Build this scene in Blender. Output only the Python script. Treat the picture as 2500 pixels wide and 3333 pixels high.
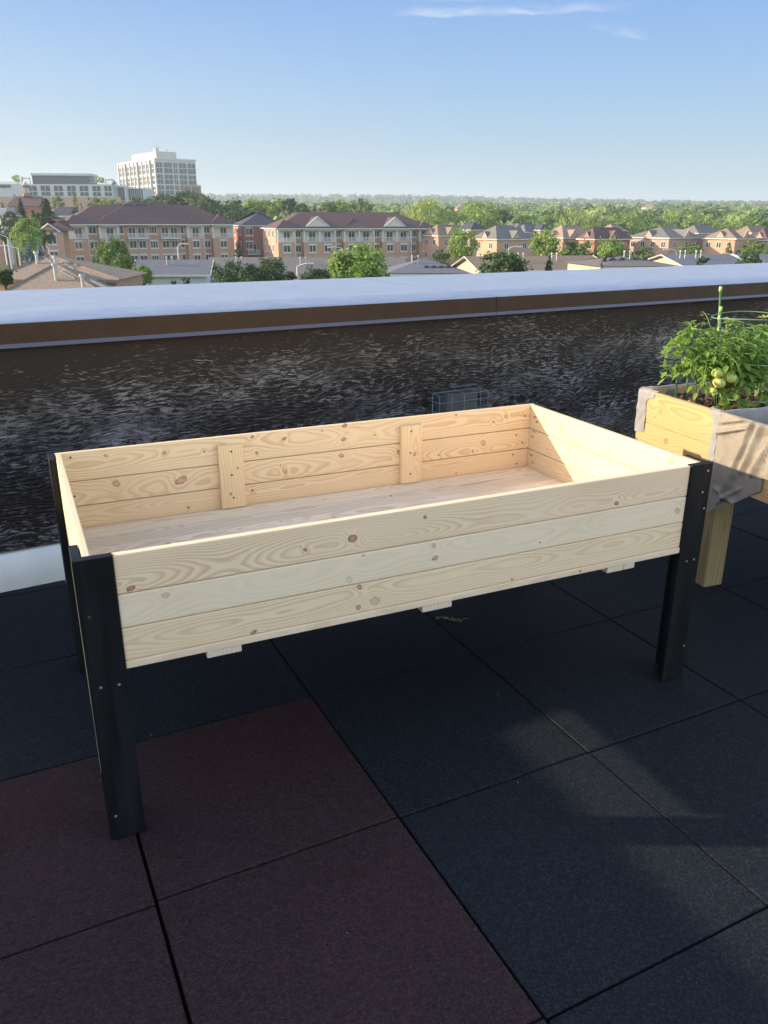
import bpy, bmesh, math, random
from mathutils import Vector, Matrix, noise as mnoise
C = bpy.context.scene.collection
for o in list(bpy.data.objects): bpy.data.objects.remove(o)
scene = bpy.context.scene
# ------------------------------------------------------------------ camera
YAW, PITCH, ROLL = 0.459237, -0.351334, 0.003575
FPX = 2601.43
CAM = Vector((-0.76843, -1.45792, 1.43464))
def cam_axes():
    cy, sy = math.cos(YAW), math.sin(YAW)
    f = Vector((sy*math.cos(PITCH), cy*math.cos(PITCH), math.sin(PITCH)))
    r = Vector((cy, -sy, 0)); u = r.cross(f)
    c, s = math.cos(ROLL), math.sin(ROLL)
    return c*r+s*u, -s*r+c*u, f
RX, RU, RF = cam_axes()
cd = bpy.data.cameras.new('camera'); cam = bpy.data.objects.new('camera', cd); C.objects.link(cam)
M = Matrix((( RX.x, RU.x, -RF.x, CAM.x), (RX.y, RU.y, -RF.y, CAM.y), (RX.z, RU.z, -RF.z, CAM.z), (0, 0, 0, 1)))
cam.matrix_world = M
cd.sensor_fit = 'VERTICAL'; cd.sensor_height = 36; cd.lens = FPX/3333*36
cd.clip_start = 0.05; cd.clip_end = 20000
scene.camera = cam
scene.render.resolution_x = 768; scene.render.resolution_y = 1024
# ------------------------------------------------------------------ light
SUN_EL = math.radians(17.2)
SUN_H = Vector((-0.8933, 0.4495, 0)).normalized()        # horizontal direction towards the sun
SKY_STRENGTH = 0.15; SUN_STRENGTH = 3.2; EXPOSURE = 1.6
sd = bpy.data.lights.new('sun', 'SUN'); so = bpy.data.objects.new('sun', sd); C.objects.link(so)
sd.energy = SUN_STRENGTH; sd.angle = math.radians(0.53); sd.color = (1.0, 0.80, 0.53)
to_sun = Vector((SUN_H.x*math.cos(SUN_EL), SUN_H.y*math.cos(SUN_EL), math.sin(SUN_EL)))
so.rotation_euler = to_sun.to_track_quat('Z', 'Y').to_euler(); so.location = (-20, 10, 20)
scene.view_settings.view_transform = 'Standard'; scene.view_settings.look = 'None'
scene.view_settings.exposure = EXPOSURE; scene.view_settings.gamma = 1.0

class G:                                                  # small node builder
    def __init__(s, tree): s.t = tree
    def new(s, kind, **kw):
        n = s.t.nodes.new(kind)
        for k, v in kw.items(): setattr(n, k, v)
        return n
    def put(s, sock, v):
        if isinstance(v, bpy.types.NodeSocket): s.t.links.new(v, sock)
        elif v is not None:
            if hasattr(sock.default_value, '__len__'):
                v = list(v) if hasattr(v, '__len__') else [v]*3
                if len(sock.default_value) == 4 and len(v) == 3: v = v+[1]
                sock.default_value = v
            else: sock.default_value = v
    def m(s, op, a, b=None, c=None, clamp=False):
        n = s.new('ShaderNodeMath', operation=op); n.use_clamp = clamp
        s.put(n.inputs[0], a); s.put(n.inputs[1], b)
        if c is not None: s.put(n.inputs[2], c)
        return n.outputs[0]
    def vm(s, op, a, b=None, out=0):
        n = s.new('ShaderNodeVectorMath', operation=op); s.put(n.inputs[0], a)
        if b is not None: s.put(n.inputs[1], b)
        return n.outputs[out]
    def sep(s, v):
        n = s.new('ShaderNodeSeparateXYZ'); s.put(n.inputs[0], v); return n.outputs
    def comb(s, x, y, z):
        n = s.new('ShaderNodeCombineXYZ'); s.put(n.inputs[0], x); s.put(n.inputs[1], y); s.put(n.inputs[2], z); return n.outputs[0]
    def noise(s, v, scale=1, detail=2, rough=.5, dist=0):
        n = s.new('ShaderNodeTexNoise'); s.put(n.inputs['Vector'], v); n.inputs['Scale'].default_value = scale
        n.inputs['Detail'].default_value = detail; n.inputs['Roughness'].default_value = rough; n.inputs['Distortion'].default_value = dist
        return n.outputs[0]
    def vor(s, v, scale=1, feature='F1', out=0):
        n = s.new('ShaderNodeTexVoronoi', feature=feature); s.put(n.inputs['Vector'], v); n.inputs['Scale'].default_value = scale
        return n.outputs[out]
    def ss(s, v, a, b):                                   # smooth step
        n = s.new('ShaderNodeMapRange', interpolation_type='SMOOTHSTEP'); s.put(n.inputs[0], v)
        s.put(n.inputs[1], a); s.put(n.inputs[2], b); n.inputs[3].default_value = 0; n.inputs[4].default_value = 1
        return n.outputs[0]
    def mix(s, f, a, b):
        n = s.new('ShaderNodeMix', data_type='RGBA'); s.put(n.inputs[0], f); s.put(n.inputs[6], a); s.put(n.inputs[7], b)
        return n.outputs[2]
    def obj(s): return s.new('ShaderNodeTexCoord').outputs['Object']
    def bump(s, h, strength=.3, dist=.002):
        n = s.new('ShaderNodeBump'); s.put(n.inputs['Height'], h); n.inputs['Strength'].default_value = strength; n.inputs['Distance'].default_value = dist
        return n.outputs[0]
# ------------------------------------------------------------------ world
w = bpy.data.worlds.new('World'); scene.world = w; w.use_nodes = True
g = G(w.node_tree); nt = w.node_tree
for n in list(nt.nodes): nt.nodes.remove(n)
sky = g.new('ShaderNodeTexSky', sky_type='NISHITA'); sky.sun_disc = False
sky.sun_elevation = SUN_EL; sky.sun_rotation = math.atan2(SUN_H.x, SUN_H.y) % (2*math.pi)
sky.altitude = 200; sky.air_density = 1.0; sky.dust_density = 0.6; sky.ozone_density = 2.2
dirv = g.new('ShaderNodeTexCoord').outputs['Generated']
dx, dy, dz = g.sep(dirv)
az = g.m('ARCTAN2', dx, dy); el = g.m('ARCSINE', dz)
def pixdir(u, v):
    d = RF*FPX + RX*(u-1250) - RU*(v-1666.5); d.normalize(); return math.atan2(d.x, d.y), math.asin(d.z)
def wisp(u0, v0, u1, v1, th, seed, amp, k=1.0):           # one streak of cirrus between two directions
    a0, e0 = pixdir(u0, v0); a1, e1 = pixdir(u1, v1)
    t = g.m('DIVIDE', g.m('SUBTRACT', az, a0), a1-a0)
    nv = g.comb(g.m('MULTIPLY', az, 14*k), g.m('MULTIPLY', el, 60*k), seed)
    base = g.m('ADD', g.m('MULTIPLY', t, e1-e0), e0)
    wob = g.m('MULTIPLY', g.m('SUBTRACT', g.noise(g.comb(g.m('MULTIPLY', az, 22), seed, 0), 1, 3), .5), th*2.4)
    d = g.m('SUBTRACT', g.m('SUBTRACT', el, base), wob)
    up = g.ss(d, th*1.6, 0.0); dn = g.ss(d, -th*.5, 0.0)
    ends = g.m('MULTIPLY', g.ss(t, -.05, .25), g.ss(t, 1.15, .55))
    dens = g.ss(g.noise(nv, 1, 5, .6, .8), .28, .72)
    return g.m('MULTIPLY', g.m('MULTIPLY', g.m('MULTIPLY', up, dn), ends), g.m('MULTIPLY', dens, amp))
c1_ = wisp(1270, 48, 2050, 26, .006, 3.1, .75)
c2_ = wisp(1900, 92, 2110, 128, .006, 9.7, .5)
c3_ = wisp(1310, 4, 1600, 0, .003, 5.2, .3)
cl = g.m('ADD', g.m('ADD', c1_, c2_), c3_, clamp=True)
K_ = 1/SKY_STRENGTH/2**EXPOSURE                          # radiances below are as seen in the picture
def lin(v, a, b): return g.m('DIVIDE', g.m('SUBTRACT', v, a), b-a, clamp=True)
def kc(*c): return tuple(x*K_*.86 for x in c)
pale = g.mix(lin(el, .0, .054), kc(.51, .69, .81), kc(.43, .63, .81))
pale = g.mix(lin(el, .054, .14), pale, kc(.31, .56, .92))
pale = g.mix(lin(el, .14, .23), pale, kc(.21, .445, .92))
pale = g.mix(lin(el, .23, .60), pale, kc(.16, .34, .88))
side = g.m('MULTIPLY', g.ss(g.m('COSINE', g.m('SUBTRACT', az, math.atan2(SUN_H.x, SUN_H.y))), -.2, 1.0), g.ss(el, .30, .0))
pale = g.mix(g.m('MULTIPLY', side, .45), pale, (.82*K_, .88*K_, .82*K_))
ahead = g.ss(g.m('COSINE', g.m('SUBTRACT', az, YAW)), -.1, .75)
base_sky = g.mix(g.m('MULTIPLY', g.m('MULTIPLY', g.ss(el, .8, .3), ahead), .96), g.vm('MULTIPLY', sky.outputs[0], (1.60, 1.24, .98)), pale)  # sky out of view is brightened and warmed as fill for the shaded wood
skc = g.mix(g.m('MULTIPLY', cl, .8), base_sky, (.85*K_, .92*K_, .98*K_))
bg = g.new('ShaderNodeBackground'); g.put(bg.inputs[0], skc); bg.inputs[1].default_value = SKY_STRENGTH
wo = g.new('ShaderNodeOutputWorld'); nt.links.new(bg.outputs[0], wo.inputs[0])

# ------------------------------------------------------------------ helpers
def mat(name, col=(.5, .5, .5), rough=.6, spec=.5, metal=0.0, build=None, transl=0):
    m = bpy.data.materials.new(name); m.use_nodes = True
    b = m.node_tree.nodes['Principled BSDF']; b.inputs['Base Color'].default_value = (*col, 1)
    b.inputs['Roughness'].default_value = rough; b.inputs['Metallic'].default_value = metal
    b.inputs['Specular IOR Level'].default_value = spec
    g = G(m.node_tree)
    if build: build(g, b)
    if transl:
        t = g.new('ShaderNodeBsdfTranslucent'); mx = g.new('ShaderNodeMixShader'); mx.inputs[0].default_value = transl
        src = b.inputs['Base Color']
        if src.links: g.t.links.new(src.links[0].from_socket, t.inputs[0])
        else: t.inputs[0].default_value = (*col, 1)
        out = [n for n in g.t.nodes if n.type == 'OUTPUT_MATERIAL'][0]
        g.t.links.new(b.outputs[0], mx.inputs[1]); g.t.links.new(t.outputs[0], mx.inputs[2]); g.t.links.new(mx.outputs[0], out.inputs[0])
    return m
def varied(name, col, amt=.25, scale=3, rough=.7, spec=.3, col2=None, bumps=0, bscale=50, transl=0, stretch=(1, 1, 1), detail=4):
    def bd(g, b):
        v = g.vm('MULTIPLY', g.obj(), stretch)
        n = g.noise(v, scale, detail, .6)
        lo = col2 if col2 else tuple(c*(1-amt) for c in col); hi = col if col2 else tuple(min(1, c*(1+amt)) for c in col)
        g.put(b.inputs['Base Color'], g.mix(g.ss(n, .3, .7), lo, hi))
        if bumps: g.put(b.inputs['Normal'], g.bump(g.noise(v, bscale, 3), bumps, .004))
    return mat(name, col, rough, spec, build=bd, transl=transl)
def link(name, me, m=None, parent=None, loc=None, rot=None):
    o = bpy.data.objects.new(name, me); C.objects.link(o)
    if m is not None:
        for k in (m if isinstance(m, (list, tuple)) else [m]): me.materials.append(k)
    if parent is not None: o.parent = parent
    if loc is not None: o.location = loc
    if rot is not None: o.rotation_euler = rot
    return o
def thing(name, label, cat, loc=(0, 0, 0), rz=0, group=None):
    o = bpy.data.objects.new(name, None); C.objects.link(o); o.location = loc; o.rotation_euler = (0, 0, rz)
    o.empty_display_size = .2
    return tag(o, label, cat, group)
def tag(o, label=None, cat=None, group=None, kind=None):
    if label: o['label'] = label
    if cat: o['category'] = cat
    if group: o['group'] = group
    if kind: o['kind'] = kind
    return o
class MB:                                                 # mesh collector
    def __init__(s): s.v = []; s.f = []; s.mi = []; s.k = 0
    def add(s, vs, fs):
        n = len(s.v); s.v += [tuple(v) for v in vs]; s.f += [tuple(i+n for i in f) for f in fs]; s.mi += [s.k]*len(fs)
        return s
    def box(s, x0, x1, y0, y1, z0, z1):
        vs = [(x0, y0, z0), (x1, y0, z0), (x1, y1, z0), (x0, y1, z0), (x0, y0, z1), (x1, y0, z1), (x1, y1, z1), (x0, y1, z1)]
        return s.add(vs, [(0, 3, 2, 1), (4, 5, 6, 7), (0, 1, 5, 4), (1, 2, 6, 5), (2, 3, 7, 6), (3, 0, 4, 7)])
    def bbox(s, x0, x1, y0, y1, z0, z1, bv=.0015, seg=1):
        bm = bmesh.new(); bmesh.ops.create_cube(bm, size=1)
        for v in bm.verts: v.co = Vector(((x0+x1)/2+v.co.x*(x1-x0), (y0+y1)/2+v.co.y*(y1-y0), (z0+z1)/2+v.co.z*(z1-z0)))
        bmesh.ops.bevel(bm, geom=bm.edges[:], offset=bv, segments=seg, affect='EDGES', profile=.6)
        return s.bm(bm)
    def bm(s, bm):
        bm.verts.index_update(); s.add([v.co[:] for v in bm.verts], [[v.index for v in f.verts] for f in bm.faces]); bm.free(); return s
    def tube(s, pts, r, seg=8, r2=None, cap=True):
        pts = [Vector(p) for p in pts]; n = len(pts); vs = []; fs = []
        up = Vector((0, 0, 1))
        for i, p in enumerate(pts):
            t = (pts[min(i+1, n-1)]-pts[max(i-1, 0)]).normalized()
            a = t.cross(up)
            if a.length < .05: a = t.cross(Vector((1, 0, 0)))
            a.normalize(); b = t.cross(a)
            rr = r if r2 is None else r+(r2-r)*i/(n-1)
            for k in range(seg):
                an = 2*math.pi*k/seg; vs.append(p+a*math.cos(an)*rr+b*math.sin(an)*rr)
        for i in range(n-1):
            for k in range(seg):
                a0 = i*seg+k; a1 = i*seg+(k+1) % seg; fs.append((a0, a1, a1+seg, a0+seg))
        if cap: fs.append(tuple(range(seg-1, -1, -1))); fs.append(tuple((n-1)*seg+k for k in range(seg)))
        return s.add(vs, fs)
    def me(s, name, smooth=False):
        m = bpy.data.meshes.new(name); m.from_pydata(s.v, [], s.f); m.update()
        if any(s.mi): m.polygons.foreach_set('material_index', s.mi)
        if smooth: m.polygons.foreach_set('use_smooth', [True]*len(s.f))
        return m
    def build(s, name, m, parent=None, loc=None, rot=None, smooth=False): return link(name, s.me(name, smooth), m, parent, loc, rot)
def wood(name, seed, early=(.80, .66, .47), late=(.62, .40, .21), knots=(), freq=120, z0=0, d0=.045, axes='xyz', rough=.55, contrast=.55, wander=.06):
    """plain-sawn softwood: growth rings of a wandering log cut by the board; knots = (along, across, radius, darkness)"""
    def bd(g, b):
        o = g.sep(g.obj()); ax = {'x': o[0], 'y': o[1], 'z': o[2]}
        x, y, z = ax[axes[0]], ax[axes[1]], ax[axes[2]]
        def nn(v, sc, det=1): return g.m('SUBTRACT', g.noise(v, sc, det), .5)
        w1 = nn(g.comb(x, seed, 0), 1.6, 1); w2 = nn(g.comb(x, seed+7.3, 0), 2.1, 1)
        w3 = nn(g.comb(g.m('MULTIPLY', x, 3.0), g.m('MULTIPLY', z, 16), seed), 1, 2)
        u = g.m('ADD', g.m('SUBTRACT', z, z0), g.m('MULTIPLY', w1, wander))
        v = g.m('ADD', g.m('ADD', y, d0), g.m('MULTIPLY', w2, wander*2.2))
        r = g.m('SQRT', g.m('ADD', g.m('MULTIPLY', u, u), g.m('MULTIPLY', v, v)))
        r = g.m('ADD', r, g.m('MULTIPLY', w3, .022))
        kmask = None; kdark = None
        for (kx, kz, kr, kd) in knots:
            hsh = abs(math.sin(kx*91.7+kz*57.3)); sl_ = (hsh-.5)*.5
            ddx = g.m('MULTIPLY', g.m('SUBTRACT', x, kx), .62+.42*hsh); ddz = g.m('ADD', g.m('SUBTRACT', z, kz), g.m('MULTIPLY', g.m('SUBTRACT', x, kx), sl_))
            d = g.m('SQRT', g.m('ADD', g.m('MULTIPLY', ddx, ddx), g.m('MULTIPLY', ddz, ddz)))
            q = g.m('DIVIDE', d, kr*2.6)
            bumpv = g.m('MULTIPLY', g.m('EXPONENT', g.m('MULTIPLY', g.m('MULTIPLY', q, q), -1)), kr*1.9)
            r = g.m('ADD', r, bumpv)
            dn = g.m('ADD', d, g.m('MULTIPLY', nn(g.comb(x, y, z), 150, 3), kr*1.1))
            mk = g.m('MULTIPLY', g.ss(dn, kr*1.05, kr*.85), kd)
            rim = g.m('MULTIPLY', g.m('MULTIPLY', g.ss(dn, kr*1.25, kr*.95), g.ss(dn, kr*.6, kr*.9)), kd)
            kmask = mk if kmask is None else g.m('MAXIMUM', kmask, mk)
            kdark = rim if kdark is None else g.m('MAXIMUM', kdark, rim)
        ph = g.m('FRACT', g.m('MULTIPLY', r, freq))
        lw = g.m('MULTIPLY', g.ss(ph, .25, .82), g.ss(ph, 1.0, .88))
        big = g.ss(g.noise(g.comb(g.m('MULTIPLY', x, 2.2), g.m('MULTIPLY', z, 12), seed+3), 1, 2), .25, .75)
        lw = g.m('MULTIPLY', lw, g.m('ADD', g.m('MULTIPLY', big, contrast*.8), contrast*.35))
        fib = g.noise(g.comb(g.m('MULTIPLY', x, 6), g.m('MULTIPLY', y, 300), g.m('MULTIPLY', z, 420)), 1, 3)
        lw = g.m('ADD', lw, g.m('MULTIPLY', g.m('SUBTRACT', fib, .5), .22), clamp=True)
        col = g.mix(lw, early, late)
        blot = g.noise(g.comb(g.m('MULTIPLY', x, 3.5), y, g.m('MULTIPLY', z, 9)), 1, 3)
        col = g.mix(g.m('MULTIPLY', g.ss(blot, .45, .8), .22), col, tuple(c*k for c, k in zip(early, (.82, .72, .6))))
        if kmask is not None:
            col = g.mix(g.m('MULTIPLY', kmask, .80), col, g.mix(ph, (.50, .21, .08), (.34, .12, .04)))
            col = g.mix(g.m('MULTIPLY', kdark, .75), col, (.14, .045, .018))
        g.put(b.inputs['Base Color'], col)
        g.put(b.inputs['Normal'], g.bump(g.m('ADD', fib, g.m('MULTIPLY', ph, .4)), .18, .0006))
    return mat(name, early, rough, .3, build=bd)
# ------------------------------------------------------------------ rooftop: floor
T = 0.61
def rubber(name, col, col2, fleck, spec=.22, rough=.72):
    def bd(g, b):
        o = g.obj()
        big = g.noise(o, 2.3, 3, .6); med = g.noise(o, 60, 3, .7); gran = g.vor(o, 230, 'F1', 0); cell = g.vor(o, 230, 'F1', 1)
        c = g.mix(g.ss(big, .3, .75), col, col2)
        cr = g.sep(cell)[0]
        c = g.mix(g.m('MULTIPLY', g.ss(cr, .45, 1), .6), c, fleck)
        c = g.mix(g.m('MULTIPLY', g.ss(cr, .35, .05), .45), c, tuple(k*.3 for k in col))
        c = g.mix(g.m('MULTIPLY', g.ss(med, .45, .75), .35), c, tuple(k*.45 for k in col))
        g.put(b.inputs['Base Color'], c)
        g.put(b.inputs['Normal'], g.bump(g.m('ADD', gran, g.m('MULTIPLY', med, 1.2)), .55, .003))
    return mat(name, col, rough, spec, build=bd)
m_dark = rubber('rubber_dark', (.0062, .0096, .0150), (.0086, .0122, .0190), (.026, .034, .045))
m_red = rubber('rubber_red', (.031, .0140, .0170), (.038, .0175, .0210), (.062, .037, .043))
rnd = random.Random(5)
mbs = {'dark_rubber_floor': MB(), 'red_rubber_floor': MB()}
for i in range(-5, 12):
    for j in range(-7, 4):
        red = i < 0 and j < 1
        k = mbs['red_rubber_floor' if red else 'dark_rubber_floor']
        gp = .0024
        ox = oy = 0
        if i < 0: oy = .006
        if i < -1: oy = -.006; ox = -.003
        if i == 0 and j < 0: ox = .002
        dzv = rnd.uniform(-.0012, .0012)
        x0, x1, y0, y1 = i*T+gp+ox, (i+1)*T-gp+ox, j*T+gp+oy, (j+1)*T-gp+oy
        if j == 3: y1 = y0+.25
        bm = bmesh.new(); bmesh.ops.create_cube(bm, size=1)
        tx, ty = rnd.uniform(-.001, .001), rnd.uniform(-.001, .001)
        for v in bm.verts:
            sx, sy, sz = v.co; v.co = Vector(((x0+x1)/2+sx*(x1-x0), (y0+y1)/2+sy*(y1-y0), (-.045 if sz < 0 else dzv+sx*tx*2+sy*ty*2)))
        top = [e for e in bm.edges if all(v.co.z > -.02 for v in e.verts)]
        vert = [e for e in bm.edges if abs(e.verts[0].co.z-e.verts[1].co.z) > .02]
        bmesh.ops.bevel(bm, geom=top+vert, offset=.004, segments=2, affect='EDGES', profile=.5)
        k.bm(bm)
tag(mbs['dark_rubber_floor'].build('dark_rubber_floor', m_dark), kind='structure')
tag(mbs['red_rubber_floor'].build('red_rubber_floor', m_red), kind='structure')
m_mem = mat('roof_membrane', (.012, .012, .013), .9)
sl = MB(); sl.box(-3.4, 14, -6, 3.2, -.35, -.05); tag(sl.build('roof_slab', m_mem), kind='structure')
# grit scattered on the floor
gr = MB(); rg = random.Random(3)
for k in range(150):
    x, y = rg.uniform(-1.3, 2.6), rg.uniform(-1.3, 1.4); s = rg.uniform(.0008, .0016)*(2.0 if rg.random() < .05 else 1)
    z = .0025; vs = [(x+rg.uniform(-s, s), y+rg.uniform(-s, s), z+rg.uniform(0, s)) for _ in range(4)]
    gr.add(vs, [(0, 1, 2), (0, 2, 3), (0, 3, 1), (1, 3, 2)])
tag(gr.build('grit', mat('grit_white', (.5, .5, .47), .3, .8)), 'tiny pale grit flecks scattered over the rubber floor', 'grit', kind='stuff')
# wilted sprig
sp = MB(); base = Vector((.612, .885, .004))
pts = [base+Vector((t*.11, -t*.062+.008*math.sin(t*7), .006+.005*math.sin(t*9))) for t in [k/12 for k in range(13)]]
sp.tube(pts, .0022, 5, .001)
for k in range(16):
    t = rg.random()*.75; c = pts[int(t*12)]; a = rg.uniform(0, 6.28); L = rg.uniform(.012, .026)
    d = Vector((math.cos(a), math.sin(a), .25)); s_ = Vector((-d.y, d.x, 0))*L*.33
    sp.add([c, c+d*L*.5+s_, c+d*L, c+d*L*.5-s_], [(0, 1, 2, 3)])
tag(sp.build('plant_scrap', varied('wilted_green', (.13, .15, .07), .3, 60)), 'small wilted green sprig lying on the dark floor under the bed', 'plant scrap')

# ------------------------------------------------------------------ parapet
PY = 0.07511; e2 = Vector((math.cos(PY), math.sin(PY), 0)); n2 = Vector((-e2.y, e2.x, 0)); PD = 1.921; ZT = 1.0684
par = thing('parapet_wall', 'low dark brown roof parapet of peeling painted plywood under a wide shiny metal cap', 'parapet wall', n2*PD, PY)
def cap_mat():
    def bd(g, b):
        o = g.obj(); n = g.noise(g.vm('MULTIPLY', o, (.55, 2.4, 1)), 1.5, 3); d = g.noise(o, 9, 4, .65)
        g.put(b.inputs['Base Color'], g.mix(g.ss(d, .35, .7), (.42, .44, .50), (.49, .51, .57)))
        g.put(b.inputs['Roughness'], g.m('ADD', g.m('MULTIPLY', d, .10), .30))
        g.put(b.inputs['Normal'], g.bump(n, .36, .014))
    return mat('cap_metal', (.4, .4, .45), .3, .8, metal=.55, build=bd)
m_cap = cap_mat()
m_fas = varied('fascia_brown', (.060, .031, .017), .12, 8, rough=.5, spec=.25)
m_lip = mat('fascia_lip', (.12, .11, .15), .4, .6)
X0, X1 = -2.60, 15.0; SEAM = 1.748
for (a, b) in ((X0, SEAM-.0015), (SEAM+.0015, SEAM+3.05), (SEAM+3.053, SEAM+6.1), (SEAM+6.103, X1)):
    cp = MB()
    n = int((b-a)/.12)+2; prof = [(0.0, ZT-.004), (.004, ZT), (.4, ZT+.002), (.8, ZT-.001), (1.2, ZT+.003), (1.519, ZT)]
    vs = []; fs = []
    for i in range(n):
        x = a+(b-a)*i/(n-1)
        for (y, z) in prof:
            vs.append((x, y, z+(.0035*mnoise.noise(Vector((x*1.3, y*2.5, 3))) if .1 < y < 1.4 else 0)))
    for i in range(n-1):
        for k in range(len(prof)-1):
            q = i*len(prof)+k; fs.append((q, q+len(prof), q+len(prof)+1, q+1))
    cp.add(vs, fs)
    o = cp.build('coping', m_cap, par, smooth=True)
    f = MB(); f.add([(a, 0, ZT-.004), (b, 0, ZT-.004), (b, -.001, ZT-.078), (a, -.001, ZT-.078)], [(0, 3, 2, 1)])
    f.add([(a, 1.519, ZT), (b, 1.519, ZT), (b, 1.519, ZT-.1), (a, 1.519, ZT-.1)], [(0, 1, 2, 3)])
    f.build('fascia', m_fas, par)
    l = MB(); l.add([(a, -.0012, ZT-.078), (b, -.0012, ZT-.078), (b, -.013, ZT-.092), (a, -.013, ZT-.092), (b, -.010, ZT-.094), (a, -.010, ZT-.094)], [(0, 3, 2, 1), (3, 5, 4, 2)])
    l.build('drip_edge', m_lip, par)
def clad():
    def bd(g, b):
        o = g.sep(g.obj()); x, z = o[0], o[2]
        wv = g.noise(g.comb(g.m('MULTIPLY', x, 1.35), g.m('MULTIPLY', z, 2.3), 2.2), 1, 3, .55, .4)
        w2 = g.noise(g.comb(g.m('MULTIPLY', x, 4.2), g.m('MULTIPLY', z, 9), 7.7), 1, 2)
        gz = g.m('ADD', g.m('ADD', z, g.m('MULTIPLY', wv, .22)), g.m('MULTIPLY', w2, .014))     # plywood contour height
        fl = g.noise(g.comb(g.m('MULTIPLY', x, 18), g.m('MULTIPLY', gz, 125), 0), 1, 3, .62)
        fl2 = g.noise(g.comb(g.m('MULTIPLY', x, 22), g.m('MULTIPLY', gz, 150), 5), 1, 2, .6)
        area = g.noise(g.comb(g.m('MULTIPLY', x, 1.9), g.m('MULTIPLY', z, 4.0), 12.5), 1, 4, .62)
        top = g.m('MULTIPLY', g.ss(z, .74, 1.0), .13)
        th = g.m('ADD', g.m('SUBTRACT', .760, g.m('MULTIPLY', area, .44)), top)
        a = g.ss(g.m('SUBTRACT', fl, th), -.004, .006)
        bfl = g.ss(g.m('SUBTRACT', fl2, g.m('ADD', th, .015)), -.008, .02)
        crk = g.ss(g.noise(g.comb(g.m('MULTIPLY', x, 110), g.m('MULTIPLY', gz, 60), 1), 1, 2), .34, .42)
        f = g.m('MULTIPLY', g.m('MAXIMUM', a, g.m('MULTIPLY', bfl, .8)), g.m('ADD', g.m('MULTIPLY', crk, .45), .55))
        lines = g.m('FRACT', g.m('MULTIPLY', gz, 62)); ln = g.m('MULTIPLY', g.ss(lines, .1, .5), g.ss(lines, .95, .6))
        shade = g.noise(g.comb(g.m('MULTIPLY', x, 3), g.m('MULTIPLY', z, 6), 3), 1, 2)
        pale = g.mix(g.ss(z, .85, .45), (.31, .27, .24), (.28, .275, .305))  # bluer tint low down is sky reflection put into the flake colour
        pale = g.mix(g.ss(shade, .3, .8), g.vm('MULTIPLY', pale, (.45, .45, .45)), g.vm('MULTIPLY', pale, (1.3, 1.3, 1.3)))
        cellv = g.sep(g.vor(g.comb(g.m('MULTIPLY', x, 22), g.m('MULTIPLY', gz, 150), 4), 1, 'F1', 1))[0]
        pale = g.mix(g.ss(cellv, .15, .9), g.vm('MULTIPLY', pale, (.42, .42, .42)), pale)
        dark = g.mix(ln, (.019, .0155, .0145), (.043, .035, .031))
        dark = g.mix(g.ss(z, .6, .95), dark, (.050, .037, .029))
        g.put(b.inputs['Base Color'], g.mix(f, dark, pale))
        g.put(b.inputs['Roughness'], g.m('SUBTRACT', .82, g.m('MULTIPLY', f, .12)))
        g.put(b.inputs['Normal'], g.bump(g.m('ADD', g.m('MULTIPLY', f, -1.0), g.m('MULTIPLY', ln, .4)), .22, .002))
    return mat('peeling_plywood', (.03, .02, .02), .6, .16, build=bd)
m_clad = clad()
for k, (a, b) in enumerate(((X0, -.690), (-.6885, SEAM-.001), (SEAM+.001, SEAM+2.44), (SEAM+2.442, SEAM+4.88), (SEAM+4.882, X1))):
    c = MB(); c.bbox(a, b, .030, .045+.001*(k % 2), .1614, ZT-.085, .001); c.build('cladding_panel', m_clad, par)
bs = MB(); pf = [(.010, -.02), (.006, .02), (.003, .05), (.006, .085), (.015, .12), (.030, .148), (.05, .158)]
bs.add([(x, y, z) for (y, z) in pf for x in (X0, X1)], [(2*i, 2*i+1, 2*i+3, 2*i+2) for i in range(6)])
bs.build('base_flashing', varied('white_flashing', (.86, .86, .87), .06, 3, rough=.45), par, smooth=True)
co = MB(); co.box(X0, X1, .06, 1.5, -.3, ZT-.02); co.build('core', m_fas, par)
# the return of the parapet along the left end of the roof, whose top edge throws the long shade over the floor
rt = MB(); rt.box(-3.05, -2.63, -7.5, 3.2, -.3, ZT-.004); r_ = rt.build('end_return', m_fas); r_.parent = par
r_.matrix_parent_inverse = Matrix.Rotation(-PY, 4, 'Z') @ Matrix.Translation(-(n2*PD))

# caged wall light on the parapet
fx = thing('wall_light', 'grey box light behind a wire guard low on the dark parapet', 'wall light', n2*(PD+.030)+e2*1.50, PY)
m_gry = mat('light_housing', (.09, .105, .11), .5, .4); m_wire = mat('guard_wire', (.20, .22, .23), .4, .5, metal=.3)
h = MB(); bm = bmesh.new(); bmesh.ops.create_cube(bm, size=1)
for v in bm.verts:
    sx, sy, sz = v.co; v.co = Vector((sx*.20, -.055+sy*.11*(1 if sz < 0 else .78), .50+sz*.21))
    if sz > 0: v.co.x *= .93
    if sy > 0: v.co.y = 0
bmesh.ops.bevel(bm, geom=bm.edges[:], offset=.006, segments=2, affect='EDGES'); h.bm(bm); h.build('housing', m_gry, fx)
gd = MB(); W2, D2 = .150, .125; zt, zb = .620, .36
def wl(*p): gd.tube(p, .0023, 6)
wl((-W2, 0, zb), (-W2, 0, zt), (W2, 0, zt), (W2, 0, zb)); wl((-W2, -D2, zb), (-W2, -D2, zt-.01), (W2, -D2, zt-.01), (W2, -D2, zb))
for k in range(5): x = -W2+2*W2*k/4; wl((x, 0, zt), (x, -D2, zt-.01), (x, -D2, zb))
wl((-W2, -D2*.5, zt-.004), (W2, -D2*.5, zt-.004))
for z in (.575, .525, .475, .425): wl((-W2, 0, z), (-W2, -D2-.003, z), (W2, -D2-.003, z), (W2, 0, z))
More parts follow.
